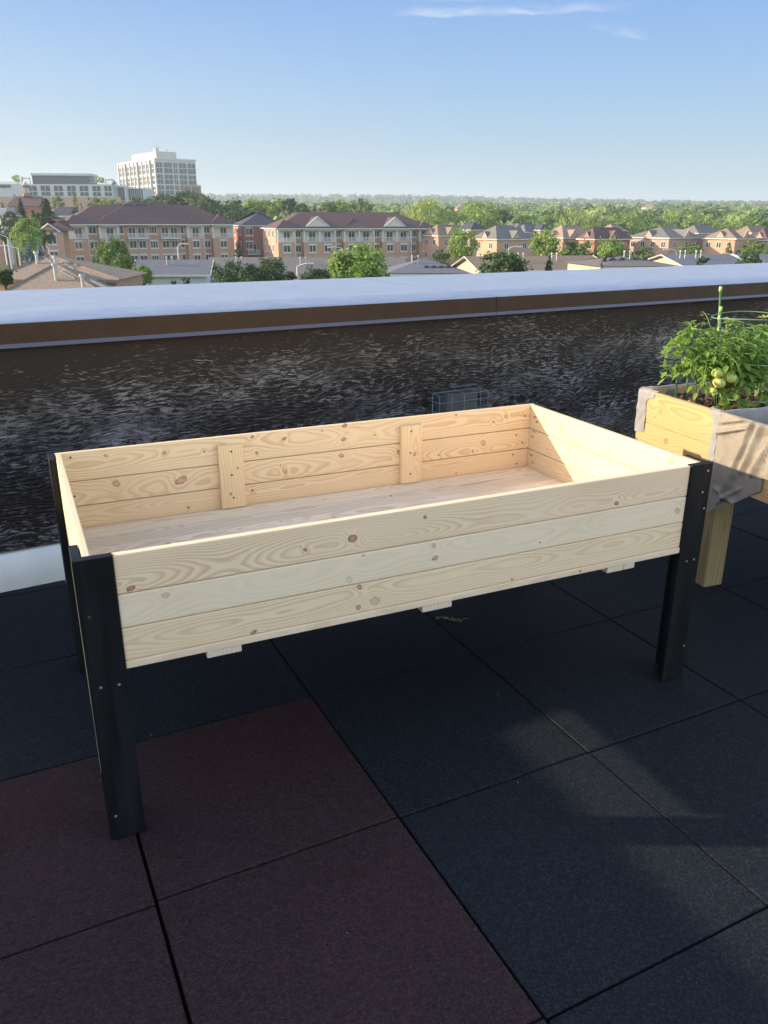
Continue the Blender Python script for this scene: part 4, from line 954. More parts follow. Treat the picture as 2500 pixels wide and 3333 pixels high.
# ------------------------------------------------------------------ low roofs close in front
def gable_house(label, u0, u1, vr, ve, D, a, depth, mw, mr, rake=True, hipends=False, group='low roofs in front of the brick buildings', vents=(), rows=()):
    P0, rz = place(u0, 870, D, a); t = thing('low_house', label, 'house', P0, rz, group=group)
    L = line_s(P0, a, u1, 870); ze = zat(ve, D)-GZ; zr = zat(vr, D+depth/2*math.cos(a))-GZ
    b = MB(); b.box(0, L, 0, depth, 0, ze)
    if not hipends:
        for x in (0, L-.2): b.add([(x, 0, ze), (x+.2, 0, ze), (x+.2, depth, ze), (x, depth, ze), (x, depth/2, zr-.12), (x+.2, depth/2, zr-.12)], [(0, 4, 3), (1, 2, 5), (0, 1, 5, 4), (2, 3, 4, 5)])
    b.build('wall', mw, t)
    r_ = MB(); o_ = .5; sl_ = (zr-ze)/(depth/2)
    if hipends: hip(r_, 0, L, 0, depth, ze, zr-ze, ov=.5)
    else:
        for s_ in (0, 1):
            y0, y1 = (-o_, depth/2) if s_ == 0 else (depth+o_, depth/2); z0 = ze-o_*sl_
            vs = [(-o_, y0, z0), (L+o_, y0, z0), (L+o_, y1, zr), (-o_, y1, zr), (-o_, y0, z0-.18), (L+o_, y0, z0-.18), (L+o_, y1, zr-.18), (-o_, y1, zr-.18)]
            r_.add(vs, [(0, 1, 2, 3), (4, 7, 6, 5), (0, 4, 5, 1), (1, 5, 6, 2), (2, 6, 7, 3), (3, 7, 4, 0)])
    r_.build('roof', mr, t)
    tr = MB(); tr.box(-o_, L+o_, -o_-.14, -o_-.01, ze-o_*sl_-.2, ze-o_*sl_+.02)
    if rake and not hipends:
        for x in (-o_-.06, L+o_+.06): tr.tube([(x, -o_, ze-o_*sl_-.06), (x, depth/2, zr-.03), (x, depth+o_, ze-o_*sl_-.06)], .075, 4)
    tr.build('gutter', m_wht if rake else m_sid, t)
    for (uv, vv) in vents:
        x = line_s(P0, a, uv, 870); z = zat(vv, D+depth*.25)-GZ
        for dx in (-.35, .35):
            f = MB(); yy = depth*.30; zz = ze+yy*sl_; f.tube([(x+dx, yy, zz-.1), (x+dx, yy, zz+.8)], .07, 8); f.tube([(x+dx, yy, zz+.8), (x+dx, yy, zz+1.0)], .12, 8); f.build('flue', m_met, t, smooth=False)
    for (uv, y_) in rows:
        f = MB(); x = line_s(P0, a, uv, 870); f.box(x-.25, x+.25, y_-.3, y_+.3, ze+y_*sl_-.1, ze+y_*sl_+.28); f.build('roof_vent', m_rf_dk, t)
    return t
ga = gable_house('low grey roofed house with blue siding and white rake board below the long apartments', c1(1035, 0)[0], c1(1585, 0)[0], 848, 893, 98, .10, 9, m_sid, m_rf_blu, vents=((c1(1285, 0)[0], 0),))
gable_house('long plain grey roof running below the gabled apartment building', c2(40, 0)[0], c2(1385, 0)[0], 839, 902, 104, .05, 12, m_sid, m_rf_gry, rake=False, vents=((c2(245, 0)[0], 0), (c2(690, 0)[0], 0)))
gable_house('grey hip roof between the long grey roof and the beige gable', c2(1290, 0)[0], X3(236), 839, 888, 99, .05, 9, m_sid, m_rf_blu, hipends=True, vents=((X3(10), 0),), rows=((X3(60), 1.4), (X3(95), 1.4), (X3(130), 1.4), (X3(165), 1.4)))
P = gable_house('low brown roofed house with a beige gable end facing left', X3(315), X3(900), Y3(366), Y3(428), 100, .28, 9, m_bei, m_rf_brn, vents=((X3(400), 0), (X3(540), 0), (X3(700), 0)))
gable_house('grey roof dotted with dark vents in front of the red brick house', X3(880), X3(1215), Y3(362), Y3(410), 90, .2, 9, m_bei, m_rf_gry, hipends=True, vents=((X3(1048), 0),), rows=((X3(935), 2.6), (X3(975), 2.6), (X3(1020), 2.6), (X3(1080), 2.6), (X3(1130), 2.6)))
gable_house('blue grey roofed house with a white gable end before the wide pink brick house', X3(1262), X3(1560), Y3(354), Y3(400), 104, .24, 9, m_bei, m_rf_blu, vents=((X3(1385), 0), (X3(1310), 0)))
gable_house('blue grey roof cut off by the right edge below the brown roofed houses', X3(1605), X3(1800), Y3(350), Y3(392), 108, .24, 9, m_bei, m_rf_blu)
# the brown tiled hall at the left
t = thing('hall_building', 'large brown tiled hip roofed building with metal flues at lower left', 'building', W3(-27, 70, GZ), -YAW+.02)
zE = zat(918, 68)-GZ; zA = zat(832, 75)-GZ
b = MB(); b.box(-5.6, 4.3, 0, 8.0, 0, zE-.05); b.build('wall', m_br1, t)
Ti = (Matrix.Translation(t.location) @ Matrix.Rotation(-YAW+.02, 4, 'Z')).inverted()
def roofpoly(name, x0, x1, y0, y1, z, ax, ay, az_, ylen):
    vs = [(x0, y0, z), (x1, y0, z), (x1, y1, z), (x0, y1, z), (ax, ay, az_), (ax, ay+ylen, az_)]
    m_ = MB(); m_.add(vs, [(0, 1, 4), (1, 2, 5, 4), (2, 3, 5), (3, 0, 4, 5), (0, 3, 2, 1)]); m_.build(name, m_rf_tan, t)
    c_ = MB(); c_.tube([vs[0], vs[4]], .12, 5); c_.build('ridge_cap', m_rf_brn, t); c_ = MB(); c_.tube([vs[1], vs[4]], .12, 5); c_.build('ridge_cap', m_rf_brn, t)
    e_ = MB(); e_.box(x0+.05, x1-.05, y0-.1, y0, z-.25, z-.02); e_.build('gutter', m_rf_brn, t)
    A_, B_, C_ = Vector(vs[0]), Vector(vs[1]), Vector(vs[4]); return A_, (B_-A_).cross(C_-A_).normalized()
ap = Ti @ far(158, 832, 75); pm = roofpoly('roof', -6.1, 4.8, -.6, 8.6, zE, ap.x, 5.2, ap.z, .8)
ap2 = Ti @ far(181, 859, 69.5); b = MB(); b.box(-3.0, 4.9, -5.0, -.01, 0, zE-1.05); b.build('front_wall', m_sid, t); pf_ = roofpoly('front_roof', -3.6, 5.4, -5.6, 1.5, zE-1.0, ap2.x, ap2.y, ap2.z, .5)
c_loc = Ti @ CAM
def onroof(u, v, pl): p_ = Ti @ far(u, v, 70); d_ = p_-c_loc; return c_loc+d_*((pl[0]-c_loc).dot(pl[1])/d_.dot(pl[1]))
for (x, yt, yb_, pl) in ((290, 872, 965, pm), (432, 905, 985, pm), (435, 975, 1095, pf_), (645, 1058, 1165, pf_)):
    p0 = onroof(*c1(x, yb_), pl); D_ = 69.9; h_ = (yb_-yt)*.42194*70/2700; f = MB(); p1 = p0+Vector((0, 0, h_)); q0_ = p0-Vector((0, 0, .3))
    f.tube([q0_, p1], .14, 12); f.tube([p1-Vector((0, 0, .2)), p1], .23, 12); f.build('flue', m_met, t)
for (x0, y0, x1, y1, n, pl) in ((335, 912, 400, 955, 6, pm), (470, 950, 568, 1005, 9, pm), (468, 1022, 575, 1078, 9, pf_), (698, 1092, 820, 1150, 9, pf_)):
    for k in range(n):
        q = (k+.5)/n; p_ = onroof(*c1(x0+(x1-x0)*q, y0+(y1-y0)*q), pl); f = MB(); f.box(-.06, .06, -.26, .26, -.12, .05); f.build('roof_light', m_met, t, p_, (0, 0, .5))
# ------------------------------------------------------------------ white tower block and long white building
def tower():
    D = 560; a = .62; P0, rz = place(c1(1203, 0)[0], 560, D, a); P0.z = -14; t = thing('office_tower', 'white office tower with grey windows rising behind the apartment building', 'building', P0, rz)
    zt = zat(c1(0, 170)[1], D)+14; LF = line_s(P0, a, c1(1512, 0)[0], 560); LS = abs(line_s(P0, a+math.pi/2, c1(918, 0)[0], 560))
    b = MB(); b.box(0, LF, 0, LS, 0, zt); b.build('wall', m_con, t)
    # storey grid: recessed-looking glass panels and proud white frames
    zz = [zt-(y-170)*.0908 for y in ()]
    rows = [(190, 272), (284, 356), (368, 440), (452, 520)]
    H_ = lambda y: zat(c1(0, y)[1], D)+14
    def panel(side, s0, s1, z0, z1):
        w_ = MB(); w_.box(s0, s1, -.22, -.02, z0, z1) if side == 'f' else w_.box(-.22, -.02, s0, s1, z0, z1)
        o = w_.build('window', m_gwin, t); f = MB(); nn_ = max(1, int((z1-z0)/3.4))
        for k in range(1, nn_+1):
            z = z0+(z1-z0)*k/(nn_+1)
            f.box(s0, s1, -.30, -.221, z-.25, z+.25) if side == 'f' else f.box(-.30, -.221, s0, s1, z-.25, z+.25)
        c_ = (s0+s1)/2; f.box(c_-.12, c_+.12, -.31, -.222, z0, z1) if side == 'f' else f.box(-.31, -.222, c_-.12, c_+.12, z0, z1)
        f.build('mullion', m_taupe, o)
    cols = [(1208, 1254), (1268, 1330), (1342, 1370), (1384, 1440), (1452, 1508)]
    for (xa, xb) in cols:
        for (ya, yb) in rows: panel('f', max(.6, line_s(P0, a, c1(xa, 0)[0], 560)), line_s(P0, a, c1(xb, 0)[0], 560), H_(yb), H_(ya))
    for k in range(9):
        s0 = LS*(k+.22)/9; s1 = LS*(k+.78)/9
        for (ya, yb) in rows: panel('s', s0, s1, H_(yb), H_(ya)-.8)
    pf = MB()
    for k in range(10): s_ = LS*k/9; pf.box(-1.3 if k % 3 == 1 else -.7, -.01, s_-.5, s_+.5, 0, zt-.3)
    pf.build('pilaster', m_con, t)
    ph = MB(); h2 = H_(100); xa, xb = LF*.12, LF*.62; ph.box(xa, xb, LS*.08, LS*.72, zt+.01, h2); ph.build('penthouse', m_taupe, t)
    cp = MB(); cp.box(-.5, LF+.5, -.5, LS+.5, zt+.002, zt+1.0); cp.box(-.0, 0, 0, 0, 0, 0) if False else None; cp.build('cornice', m_con, t)
    for (q, h_) in ((.2, 5), (.26, 7), (.3, 4), (.5, 3)): an = MB(); an.tube([(LF*q+3, LS*.3, h2), (LF*q+3, LS*.3, h2+h_)], .35, 6); an.build('antenna', m_met, t)
    an = MB(); an.tube([(LF*.35, LS*.3, h2), (LF*.35, LS*.3, h2+3)], 1.6, 10); an.build('cooling_drum', m_met, t)
    br_ = MB(); xa = LF+.6; br_.box(LF*.62, LF*1.08, -1.6, 8, 0, H_(360)); br_.build('brick_annex', m_br1, t)
    for (xa_, xb_) in ((.66, .80), (.84, 1.04)): w_ = MB(); w_.box(LF*xa_, LF*xb_, -1.8, -1.61, H_(430), H_(372)); w_.build('window', m_gwin, t)
tower()
def long_white():
    D = 420; a = .0; P0, rz = place(-60, 640, D, .03); P0.z = -12; a = .03; t = thing('long_white_building', 'long low white building with two rows of grey windows at far left', 'building', P0, rz)
    H_ = lambda y: zat(c1(0, y)[1], D)+12; sx = lambda x: line_s(P0, a, c1(x, 0)[0], 635)
    b = MB(); b.box(0, sx(870), 0, 22, 0, H_(362)); b.box(sx(870)+.01, sx(960), 4, 22, 0, H_(372)); b.box(sx(960)+.01, sx(1075), 8, 26, 0, H_(385)); b.build('wall', m_con, t)
    for x0, x1 in ((222, 290), (323, 390), (425, 490), (525, 590), (622, 686), (720, 780), (812, 864)):
        for (ya, yb) in ((375, 415), (424, 452)):
            w_ = MB(); w_.box(sx(x0), sx(x1), -.25, -.01, H_(yb), H_(ya)); o = w_.build('window', m_gwin, t)
            f = MB(); xm = (sx(x0)+sx(x1))/2; f.box(xm-.12, xm+.12, -.33, -.251, H_(yb), H_(ya)); f.build('mullion', m_taupe, o)
    for x0, x1, ya, yb in ((5, 60, 368, 392), (65, 92, 368, 390), (895, 945, 382, 480)):
        w_ = MB(); y_ = -.25 if x1 < 200 else 3.75; w_.box(sx(x0), sx(x1), y_, y_+.24, H_(yb), H_(ya)); w_.build('window', m_gwin, t)
    for k in range(7):
        w_ = MB(); x = 965+k*16; w_.box(sx(x), sx(x+9), 7.75, 7.99, H_(480), H_(392)); w_.build('window', m_gwin, t)
    b = MB(); b.box(-5, sx(930), -.6, -.26, 0, H_(462)); b.build('brick_plinth', m_br3, t)
    ph = MB(); ph.box(sx(236), sx(684), 5, 16, H_(362)+.01, H_(292)); ph.build('penthouse', m_gwin, t); ph = MB(); ph.box(sx(232), sx(686), 4.2, 17, H_(292)+.01, H_(274)); ph.build('penthouse_roof', m_con, t)
    for (xa, xb, y) in ((170, 228, 322), (812, 872, 330)):
        pg = MB()
        for x in (xa, xb): pg.box(sx(x)-.2, sx(x)+.2, 3, 3.4, H_(362), H_(y))
        pg.box(sx(xa), sx(xb), 2.8, 3.6, H_(y), H_(y)+.6); pg.build('pergola', m_met, t)
    pg = MB()
    n = 40
    for k in range(n): x = sx(0)+(sx(232)-sx(0))*k/n; pg.box(x-.06, x+.06, .2, .3, H_(362), H_(347))
    pg.box(sx(0), sx(232), .18, .32, H_(347), H_(347)+.12); pg.build('roof_rail', m_met, t)
    pg = MB(); pg.box(sx(690), sx(960), .18, .32, H_(350), H_(350)+.12); pg.build('roof_rail', m_met, t)
long_white()
# church-like building with a red cupola
D = 300; P0, rz = place(cL := 115*.1809, 640, D, .15); P0.z = GZ; t = thing('cupola_building', 'brown roofed building with a small red cupola and spire at far left', 'building', P0, rz)
H_ = lambda y: zat(550+y*.1809, D)-GZ; sx = lambda x: line_s(P0, .15, x*.1809, 650)
b = MB(); b.box(0, sx(690), 0, 14, 0, H_(690)); b.build('wall', m_br2, t); b = MB(); b.add([(-.5, -.5, H_(695)), (sx(700), -.5, H_(695)), (sx(680), 7, H_(505)), (sx(180), 7, H_(505)), (-.5, 14, H_(695)), (sx(700), 14, H_(695))], [(0, 1, 2, 3), (1, 5, 2), (0, 3, 4), (3, 2, 5, 4)]); b.build('roof', m_rf_pur, t)
cu = MB(); xc = sx(395); yc = 7
def ngon(mb, r0, r1, z0, z1, n=8):
    vs = [(xc+math.cos(2*math.pi*k/n+.39)*r0, yc+math.sin(2*math.pi*k/n+.39)*r0, z0) for k in range(n)]+[(xc+math.cos(2*math.pi*k/n+.39)*r1, yc+math.sin(2*math.pi*k/n+.39)*r1, z1) for k in range(n)]
    mb.add(vs, [(k, (k+1) % n, n+(k+1) % n, n+k) for k in range(n)]+[tuple(range(n-1, -1, -1)), tuple(range(n, 2*n))])
ngon(cu, 1.6, 1.3, H_(505), H_(465)); ngon(cu, 1.05, 1.0, H_(465), H_(320)); ngon(cu, 1.45, 1.4, H_(320), H_(300)); cuo = cu.build('cupola', m_br2, t)
cu = MB(); ngon(cu, 1.25, .35, H_(300), H_(245)); ngon(cu, .30, .04, H_(245), H_(160)); cu.build('spire', m_met, cuo)
cu = MB()
for k in range(8): an = 2*math.pi*k/8+.785; cu.box(xc+math.cos(an)*1.0-.2, xc+math.cos(an)*1.0+.2, yc+math.sin(an)*1.0-.2, yc+math.sin(an)*1.0+.2, H_(450), H_(350))
cu.build('louvre', m_wht, cuo)
# dark blue roof between conifers, pale house at the left edge
def simple(label, x0, x1, yr, ye, D, a, mw, mr, depth=9, name='brick_house'):
    P0, rz = place(x0*.1809, 690, D, a); t = thing(name, label, 'house', P0, rz); L = line_s(P0, a, x1*.1809, 690); ze = zat(550+ye*.1809, D)-GZ; zr = zat(550+yr*.1809, D+4)-GZ
    b = MB(); b.box(0, L, 0, depth, 0, ze); b.build('wall', mw, t); b = MB(); hip(b, 0, L, 0, depth, ze, zr-ze, ins=.6); b.build('roof', mr, t); e_ = MB(); eave(e_, 0, L, 0, depth, ze, .55, .4); e_.build('eave_trim', m_wht, t)
    for k in range(3): window(t, L*(k+.5)/3, 0, ze-2.3, 1.3, 1.4)
    return t
simple('house with a dark blue roof between the conifers at left', 960, 1280, 700, 860, 230, .05, m_crm, m_rf_dk)
simple('house with grey roof and white chimney at the left edge', -200, 250, 715, 850, 200, .3, m_br4, m_rf_gry)
b = MB(); p_ = far(60*.1809, 550+800*.1809, 196); b.bbox(p_.x-.9, p_.x+.9, p_.y-.6, p_.y+.6, GZ, zat(550+725*.1809, 196), .1); 
tag(b.build('chimney_stack', m_wht), 'white chimney stack standing in front of the grey roof at the left edge', 'chimney')
# white box truck seen at the very left edge
tk = thing('box_truck', 'tall white box truck body cut off by the left edge above the road', 'truck', W3(-58.2, 117, GZ), -YAW+.1)
b = MB(); b.bbox(-3.2, 3.2, -1.25, 1.25, .95, 6.6-.9, .25, 3); b.build('cargo_box', m_wht, tk)
b = MB(); b.bbox(-5.2, -3.3, -1.2, 1.2, .7, 3.0, .25, 3); cb = b.build('cab', m_wht, tk); b = MB(); b.box(-5.0, -3.6, -1.23, -1.205, 1.9, 2.7); b.build('window', m_glass, cb)
for x in (-4.2, 1.2, 2.3):
    for y in (-1.05, 1.05): b = MB(); b.tube([(x, y-.16, .5), (x, y+.16, .5)], .5, 18); w_ = b.build('wheel', m_rf_dk, tk)
# ------------------------------------------------------------------ street lamps
def lamp(label, xb, yb, xt, yt, conv, D, arm_l, curved=False, sideways=-1):
    pt = far(*conv(xt, yt), D); h_ = pt.z-GZ; t = thing('street_lamp', label, 'street lamp', (pt.x, pt.y, GZ), -YAW, group='street lamps')
    b = MB(); b.tube([(0, 0, 0), (0, 0, h_*.96)], .12, 10, .07); b.build('pole', m_wht, t)
    b = MB()
    if curved: b.tube([(0, 0, h_*.94), (sideways*.3, 0, h_*.99), (sideways*.9, 0, h_*1.01), (sideways*arm_l, 0, h_*1.0)], .055, 8)
    else: b.tube([(0, 0, h_*.955), (sideways*arm_l, 0, h_)], .055, 8)
    b.build('arm', m_wht, t); b = MB(); b.bbox(min(0, sideways*.9)+sideways*arm_l, max(0, sideways*.9)+sideways*arm_l, -.14, .14, h_-.07, h_+.07, .03); b.build('lamp_head', m_wht, t)
cl_ = lambda x, y: (x*.1809, 550+y*.1809)
lamp('tall white street lamp standing at the bend of the road', 0, 0, 125, 1180, cl_, 122, 1.0)
lamp('white street lamp left of the blue spruces, nearer than the other', 0, 0, 318, 1380, cl_, 108, 1.3)
lamp('street lamp with round head in front of the small brick gable house', 0, 0, 872, 1400, cl_, 140, .1)
lamp('curved white street lamp in front of the white balconies', 0, 0, 1368, 815, c1, 128, .9, True, 1)
lamp('curved street lamp beside the bright green tree before the gabled apartments', 0, 0, 962, 425, c2, 126, 1.3, True)
lamp('short white street lamp between two dark round trees', 0, 0, 657, 535, c2, 84, .8, False, 1)
lamp('curved lamp in front of the grey roofed house with orange lit side', 0, 0, 442, 322, c3, 130, 1.3, True, 1)
lamp('curved white lamp before the wide pink brick house', 0, 0, 1230, 335, c3, 130, 1.2, True)
lamp('small white lamp at the bottom right over the low roofs', 0, 0, 1640, 372, c3, 96, .8, False)
# ------------------------------------------------------------------ trees
def leafmat(name, a, b_, tr=.22):
    def bd(g, b):
        o = g.obj(); n = g.noise(o, 1.1, 3, .6); i = g.new('ShaderNodeObjectInfo').outputs['Random']
        c = g.mix(g.ss(n, .3, .7), a, b_); g.put(b.inputs['Base Color'], c)
    return mat(name, a, .6, .2, build=bd, transl=tr)
LM = dict(dark=leafmat('leaf_dark', (.035, .075, .026), (.065, .115, .038), .18), mid=leafmat('leaf_mid', (.085, .155, .04), (.15, .22, .06)), bright=leafmat('leaf_bright', (.16, .27, .055), (.26, .37, .09), .35),
          willow=leafmat('leaf_willow', (.24, .32, .09), (.34, .42, .15), .35), conifer=leafmat('needle_dark', (.022, .050, .030), (.040, .075, .042), .1), blue=leafmat('needle_blue', (.16, .24, .25), (.24, .32, .33), .1), larch=leafmat('needle_gold', (.20, .22, .07), (.27, .26, .10), .2))
m_bark = varied('bark', (.09, .07, .055), .3, 4, rough=.9)
def crown_mesh(kind, w_, h_, z0, n, leaf, r):
    """leaf clumps: rough rows of small faces spread through the crown, with gaps"""
    b = MB(); K = max(14, int(n/42))
    if kind in ('conifer', 'blue', 'larch'):
        lay = max(9, int(h_/1.1)); dens = .8 if kind == 'larch' else 1.15
        for j in range(int(n*dens)):
            t = 1-r.random()**.55; ly = (t*lay) % 1; a = r.uniform(0, 6.283); lob = 1+.22*math.sin(a*5+int(t*lay)*2.1)
            rad = w_*((1-t)**.9*(1.08-.38*ly)*lob+.03); q = rad*r.random()**.42
            p_ = Vector((math.cos(a)*q, math.sin(a)*q, z0+h_*t-q*.28+r.uniform(-.1, .1)))
            d_ = Vector((math.cos(a), math.sin(a), -.35+r.gauss(0, .25))).normalized(); nrm = (Vector((0, 0, 1))+Vector((r.gauss(0, .5), r.gauss(0, .5), 0))+d_*.5).normalized()
            v_ = nrm.cross(d_).normalized(); s_ = leaf*r.uniform(1.0, 2.0); b.add([p_-d_*s_, p_+v_*s_*.55, p_+d_*s_*1.1, p_-v_*s_*.55], [(0, 1, 2, 3)])
        return b
    for k in range(K):
        if kind in ('conifer', 'blue', 'larch'):
            t = r.random()**1.25; rad = w_*(1-t)**.85*(.55+.5*r.random()) + w_*.03; a = r.uniform(0, 6.283); c = Vector((math.cos(a)*rad, math.sin(a)*rad, z0+h_*t-rad*.22)); cr = w_*(.12+.22*(1-t))
            fl_ = .35
        else:
            a = r.uniform(0, 6.283); ph = math.acos(r.uniform(-.75, 1)); q = r.uniform(.45, 1.0)**.5*(1+.18*math.sin(a*3+w_*7)*math.sin(ph*2))
            c = Vector((math.cos(a)*math.sin(ph)*w_*q, math.sin(a)*math.sin(ph)*w_*q, z0+h_*.5+math.cos(ph)*h_*.5*q)); cr = w_*r.uniform(.16, .30); fl_ = .8
        for j in range(42):
            p_ = Vector((r.gauss(0, 1), r.gauss(0, 1), r.gauss(0, fl_)))*cr*.55+c
            out = (p_-Vector((0, 0, z0+h_*.45))); out.normalize() if out.length > 0 else None
            nrm = (out*.9+Vector((r.gauss(0, .6), r.gauss(0, .6), r.gauss(0, .6)+.25))).normalized()
            u_ = nrm.cross(Vector((r.gauss(0, 1), r.gauss(0, 1), r.gauss(0, 1)))); u_.normalize(); v_ = nrm.cross(u_); s_ = leaf*r.uniform(.6, 1.3)
            if kind == 'willow': u_ = (Vector((0, 0, -1))+u_*.3).normalized(); v_ = nrm.cross(u_).normalized()*.45; s_ *= 1.4
            b.add([p_-u_*s_, p_+v_*s_*.6, p_+u_*s_, p_-v_*s_*.6], [(0, 1, 2, 3)])
    return b
def tree(label, conv, xc_, yt, hw, D, kind, n=1500, round_=None, grp=None, base=None, name=None):
    """crown top at pixel (xc, yt), half width hw in that crop's pixels, at depth D"""
    u, v = conv(xc_, yt); sc = abs(conv(1, 0)[0]-conv(0, 0)[0]); w_ = hw*sc*D/FPX; top = far(u, v, D); gz = tz(D) if base is None else base; h_ = top.z-gz
    r = random.Random(int(u*7+v*3)); nm = name or ('conifer' if kind in ('conifer', 'blue', 'larch') else 'broadleaf_tree')
    t = thing(nm, label, 'tree', (top.x, top.y, gz), r.uniform(0, 6.28), group=grp)
    ch = min(h_*.88, (w_*2.1 if round_ is None else round_*w_)); 
    if kind in ('conifer', 'blue', 'larch'): ch = h_*.93
    w_ *= 1.35 if kind in ('conifer', 'blue', 'larch') else 1.0; leaf = max(.09, min(.22, w_*.06))*(1+D/400)
    cb = crown_mesh(kind, w_, ch*.96, h_-ch, n, leaf, r); cb.build('crown', LM[kind], t)
    tb = MB(); tr_ = max(.10, h_*.022); tb.tube([(0, 0, -.3), (.05*h_*.2, 0, h_*.45), (0, 0, h_*.92)], tr_, 8, tr_*.2)
    if kind not in ('conifer', 'blue', 'larch'):
        for k in range(5): a = r.uniform(0, 6.28); z = h_-ch+ch*r.uniform(.05, .4); tb.tube([(0, 0, z-.1*h_), (math.cos(a)*w_*.35, math.sin(a)*w_*.35, z+ch*.12), (math.cos(a)*w_*.7, math.sin(a)*w_*.7, z+ch*.3)], tr_*.5, 6, tr_*.12)
    tb.build('trunk', m_bark, t); return t
T1 = [
 ('bright green tree filling the left edge behind the road', 185, 605, 100, 128, 'bright', 5000, 2.6), ('lime green lower tree between the tall bright tree and the blue spruces', 225, 742, 72, 122, 'bright', 3000, 1.9),
 ('blue spruce, left one of the pair behind the brown hall', 208, 782, 78, 112, 'blue', 3000, None), ('blue spruce, right one of the pair behind the brown hall', 296, 772, 70, 113, 'blue', 3000, None),
 ('tall dark conifer in front of the red cupola building', 150, 445, 62, 215, 'conifer', 3200, None), ('broad dark conifer left of the dark blue roof', 348, 442, 92, 210, 'conifer', 4200, None),
 ('dark conifer cut off by the left edge near the cupola', 12, 462, 50, 215, 'conifer', 900, None), ('dark shady tree at the left edge behind the first lamp', 20, 640, 60, 150, 'dark', 1400, 2.6),
 ('light green conifer in front of the first white windows', 405, 425, 42, 300, 'larch', 800, None), ('light green tree beside the light conifer', 455, 450, 45, 295, 'mid', 800, 1.8),
 ('tall golden larch before the long white building', 566, 378, 45, 290, 'larch', 1200, None), ('small dark conifer just left of the long roof', 560, 510, 55, 215, 'conifer', 900, None), ('small green conifer right of the golden larch', 622, 468, 28, 285, 'conifer', 500, None),
 ('round olive tree behind the left end of the long roof', 728, 458, 52, 270, 'mid', 900, 1.6), ('green tree pair left of the high middle roof, left tree', 815, 450, 44, 265, 'bright', 700, 1.8), ('green tree beside the left slope of the high middle roof', 890, 458, 50, 262, 'mid', 900, 1.6),
 ('feathery roof terrace tree above the left end of the long white building', 128, 285, 38, 425, 'willow', 400, 1.5), ('roof terrace tree at the middle of the long white building', 765, 292, 34, 425, 'willow', 400, 1.6), ('small dark roof terrace tree near the white tower', 880, 322, 16, 425, 'conifer', 160, None), ('yellow green shrub tree at the foot of the white tower', 948, 330, 26, 430, 'larch', 250, None),
 ('dark conifer between the cupola building and the bright left tree', 245, 530, 62, 190, 'conifer', 2600, None), ('dark leafy tree behind the small brick gable house', 300, 575, 70, 186, 'dark', 1800, 1.6), ('dark leafy tree left of the dark conifer by the cupola', 75, 560, 70, 185, 'dark', 1800, 1.9),
 ('dark leafy tree between the gable house and the long apartment roof', 420, 590, 60, 195, 'dark', 1500, 1.5), ('shaded green tree behind the two blue spruces', 330, 700, 60, 135, 'dark', 1800, 2.0), ('light tree behind the cupola roof on its left', 105, 395, 40, 330, 'larch', 500, None), ('light tree behind the cupola roof on its right', 205, 395, 32, 330, 'larch', 400, None)]
for (lab, x, y, hw, D, k, n, rd) in T1:
    tree(lab, c1, x, y, hw, D, k, n, rd, base=(zat(c1(0, 362)[1], 425) if 'roof terrace' in lab else None))
for i, (x, y, hw, D, k) in enumerate(((1050, 452, 75, 300, 'dark'), (1150, 440, 70, 292, 'mid'), (1245, 425, 75, 300, 'dark'), (1340, 432, 75, 290, 'dark'), (1440, 402, 85, 298, 'dark'), (1540, 425, 80, 290, 'mid'), (1625, 462, 75, 285, 'dark'))):
    tree(['first dark green tree from the left of the row below the white tower', 'second tree of the row below the white tower', 'third tree of the row below the white tower', 'fourth tree of the row, right of the tower middle', 'tallest rounded tree of the row right of the white tower', 'sixth tree of the row, on the tower right side', 'last tree of the row right of the white tower'][i], c1, x, y, hw, D, k, 1300, 1.7, grp='row of dense trees behind the long apartment building')
for (lab, x, y, hw, D, k, n, rd) in (
 ('green tree hiding the second bay of the long apartment building', 858, 752, 118, 92, 'mid', 5200, 2.7), ('olive tree right of and below the green tree before the apartments', 945, 882, 85, 86, 'mid', 3200, 2.6), ('low green tree touching the low grey roofed house', 1092, 972, 66, 84, 'bright', 2200, 2.4),
 ('dark shrubby tree at the lower left corner of the brown hall', 25, 1010, 55, 62, 'dark', 2200, 2.2), ('little green shrub top in front of the blue siding', 1432, 1062, 26, 84, 'mid', 500, 2.6), ('very small shrub top left of the other by the blue siding', 1336, 1096, 18, 84, 'mid', 300, 2.4)):
    tree(lab, c1, x, y, hw, D, k, n, rd)
for (lab, x, y, hw, D, k, n, rd) in (
 ('dark round tree, left one of the group before the long grey roof', 205, 505, 105, 78, 'dark', 4200, 2.4), ('dark tree with two tops beside the left dark round tree', 345, 545, 85, 76, 'dark', 3000, 2.2), ('dark round tree, tallest right one of the group before the grey roof', 480, 498, 105, 78, 'dark', 4200, 2.4), ('small dark shrub right of the dark tree group', 612, 590, 36, 76, 'dark', 700, 2.2),
 ('dark low tree right of the short white lamp', 775, 548, 100, 77, 'dark', 3400, 2.0), ('large bright yellow green tree before the gabled apartment building', 1078, 402, 190, 80, 'bright', 9000, 2.3), ('small dark conifer standing between the two apartment buildings', 256, 372, 42, 168, 'conifer', 1200, None)):
    tree(lab, c2, x, y, hw, D, k, n, rd)
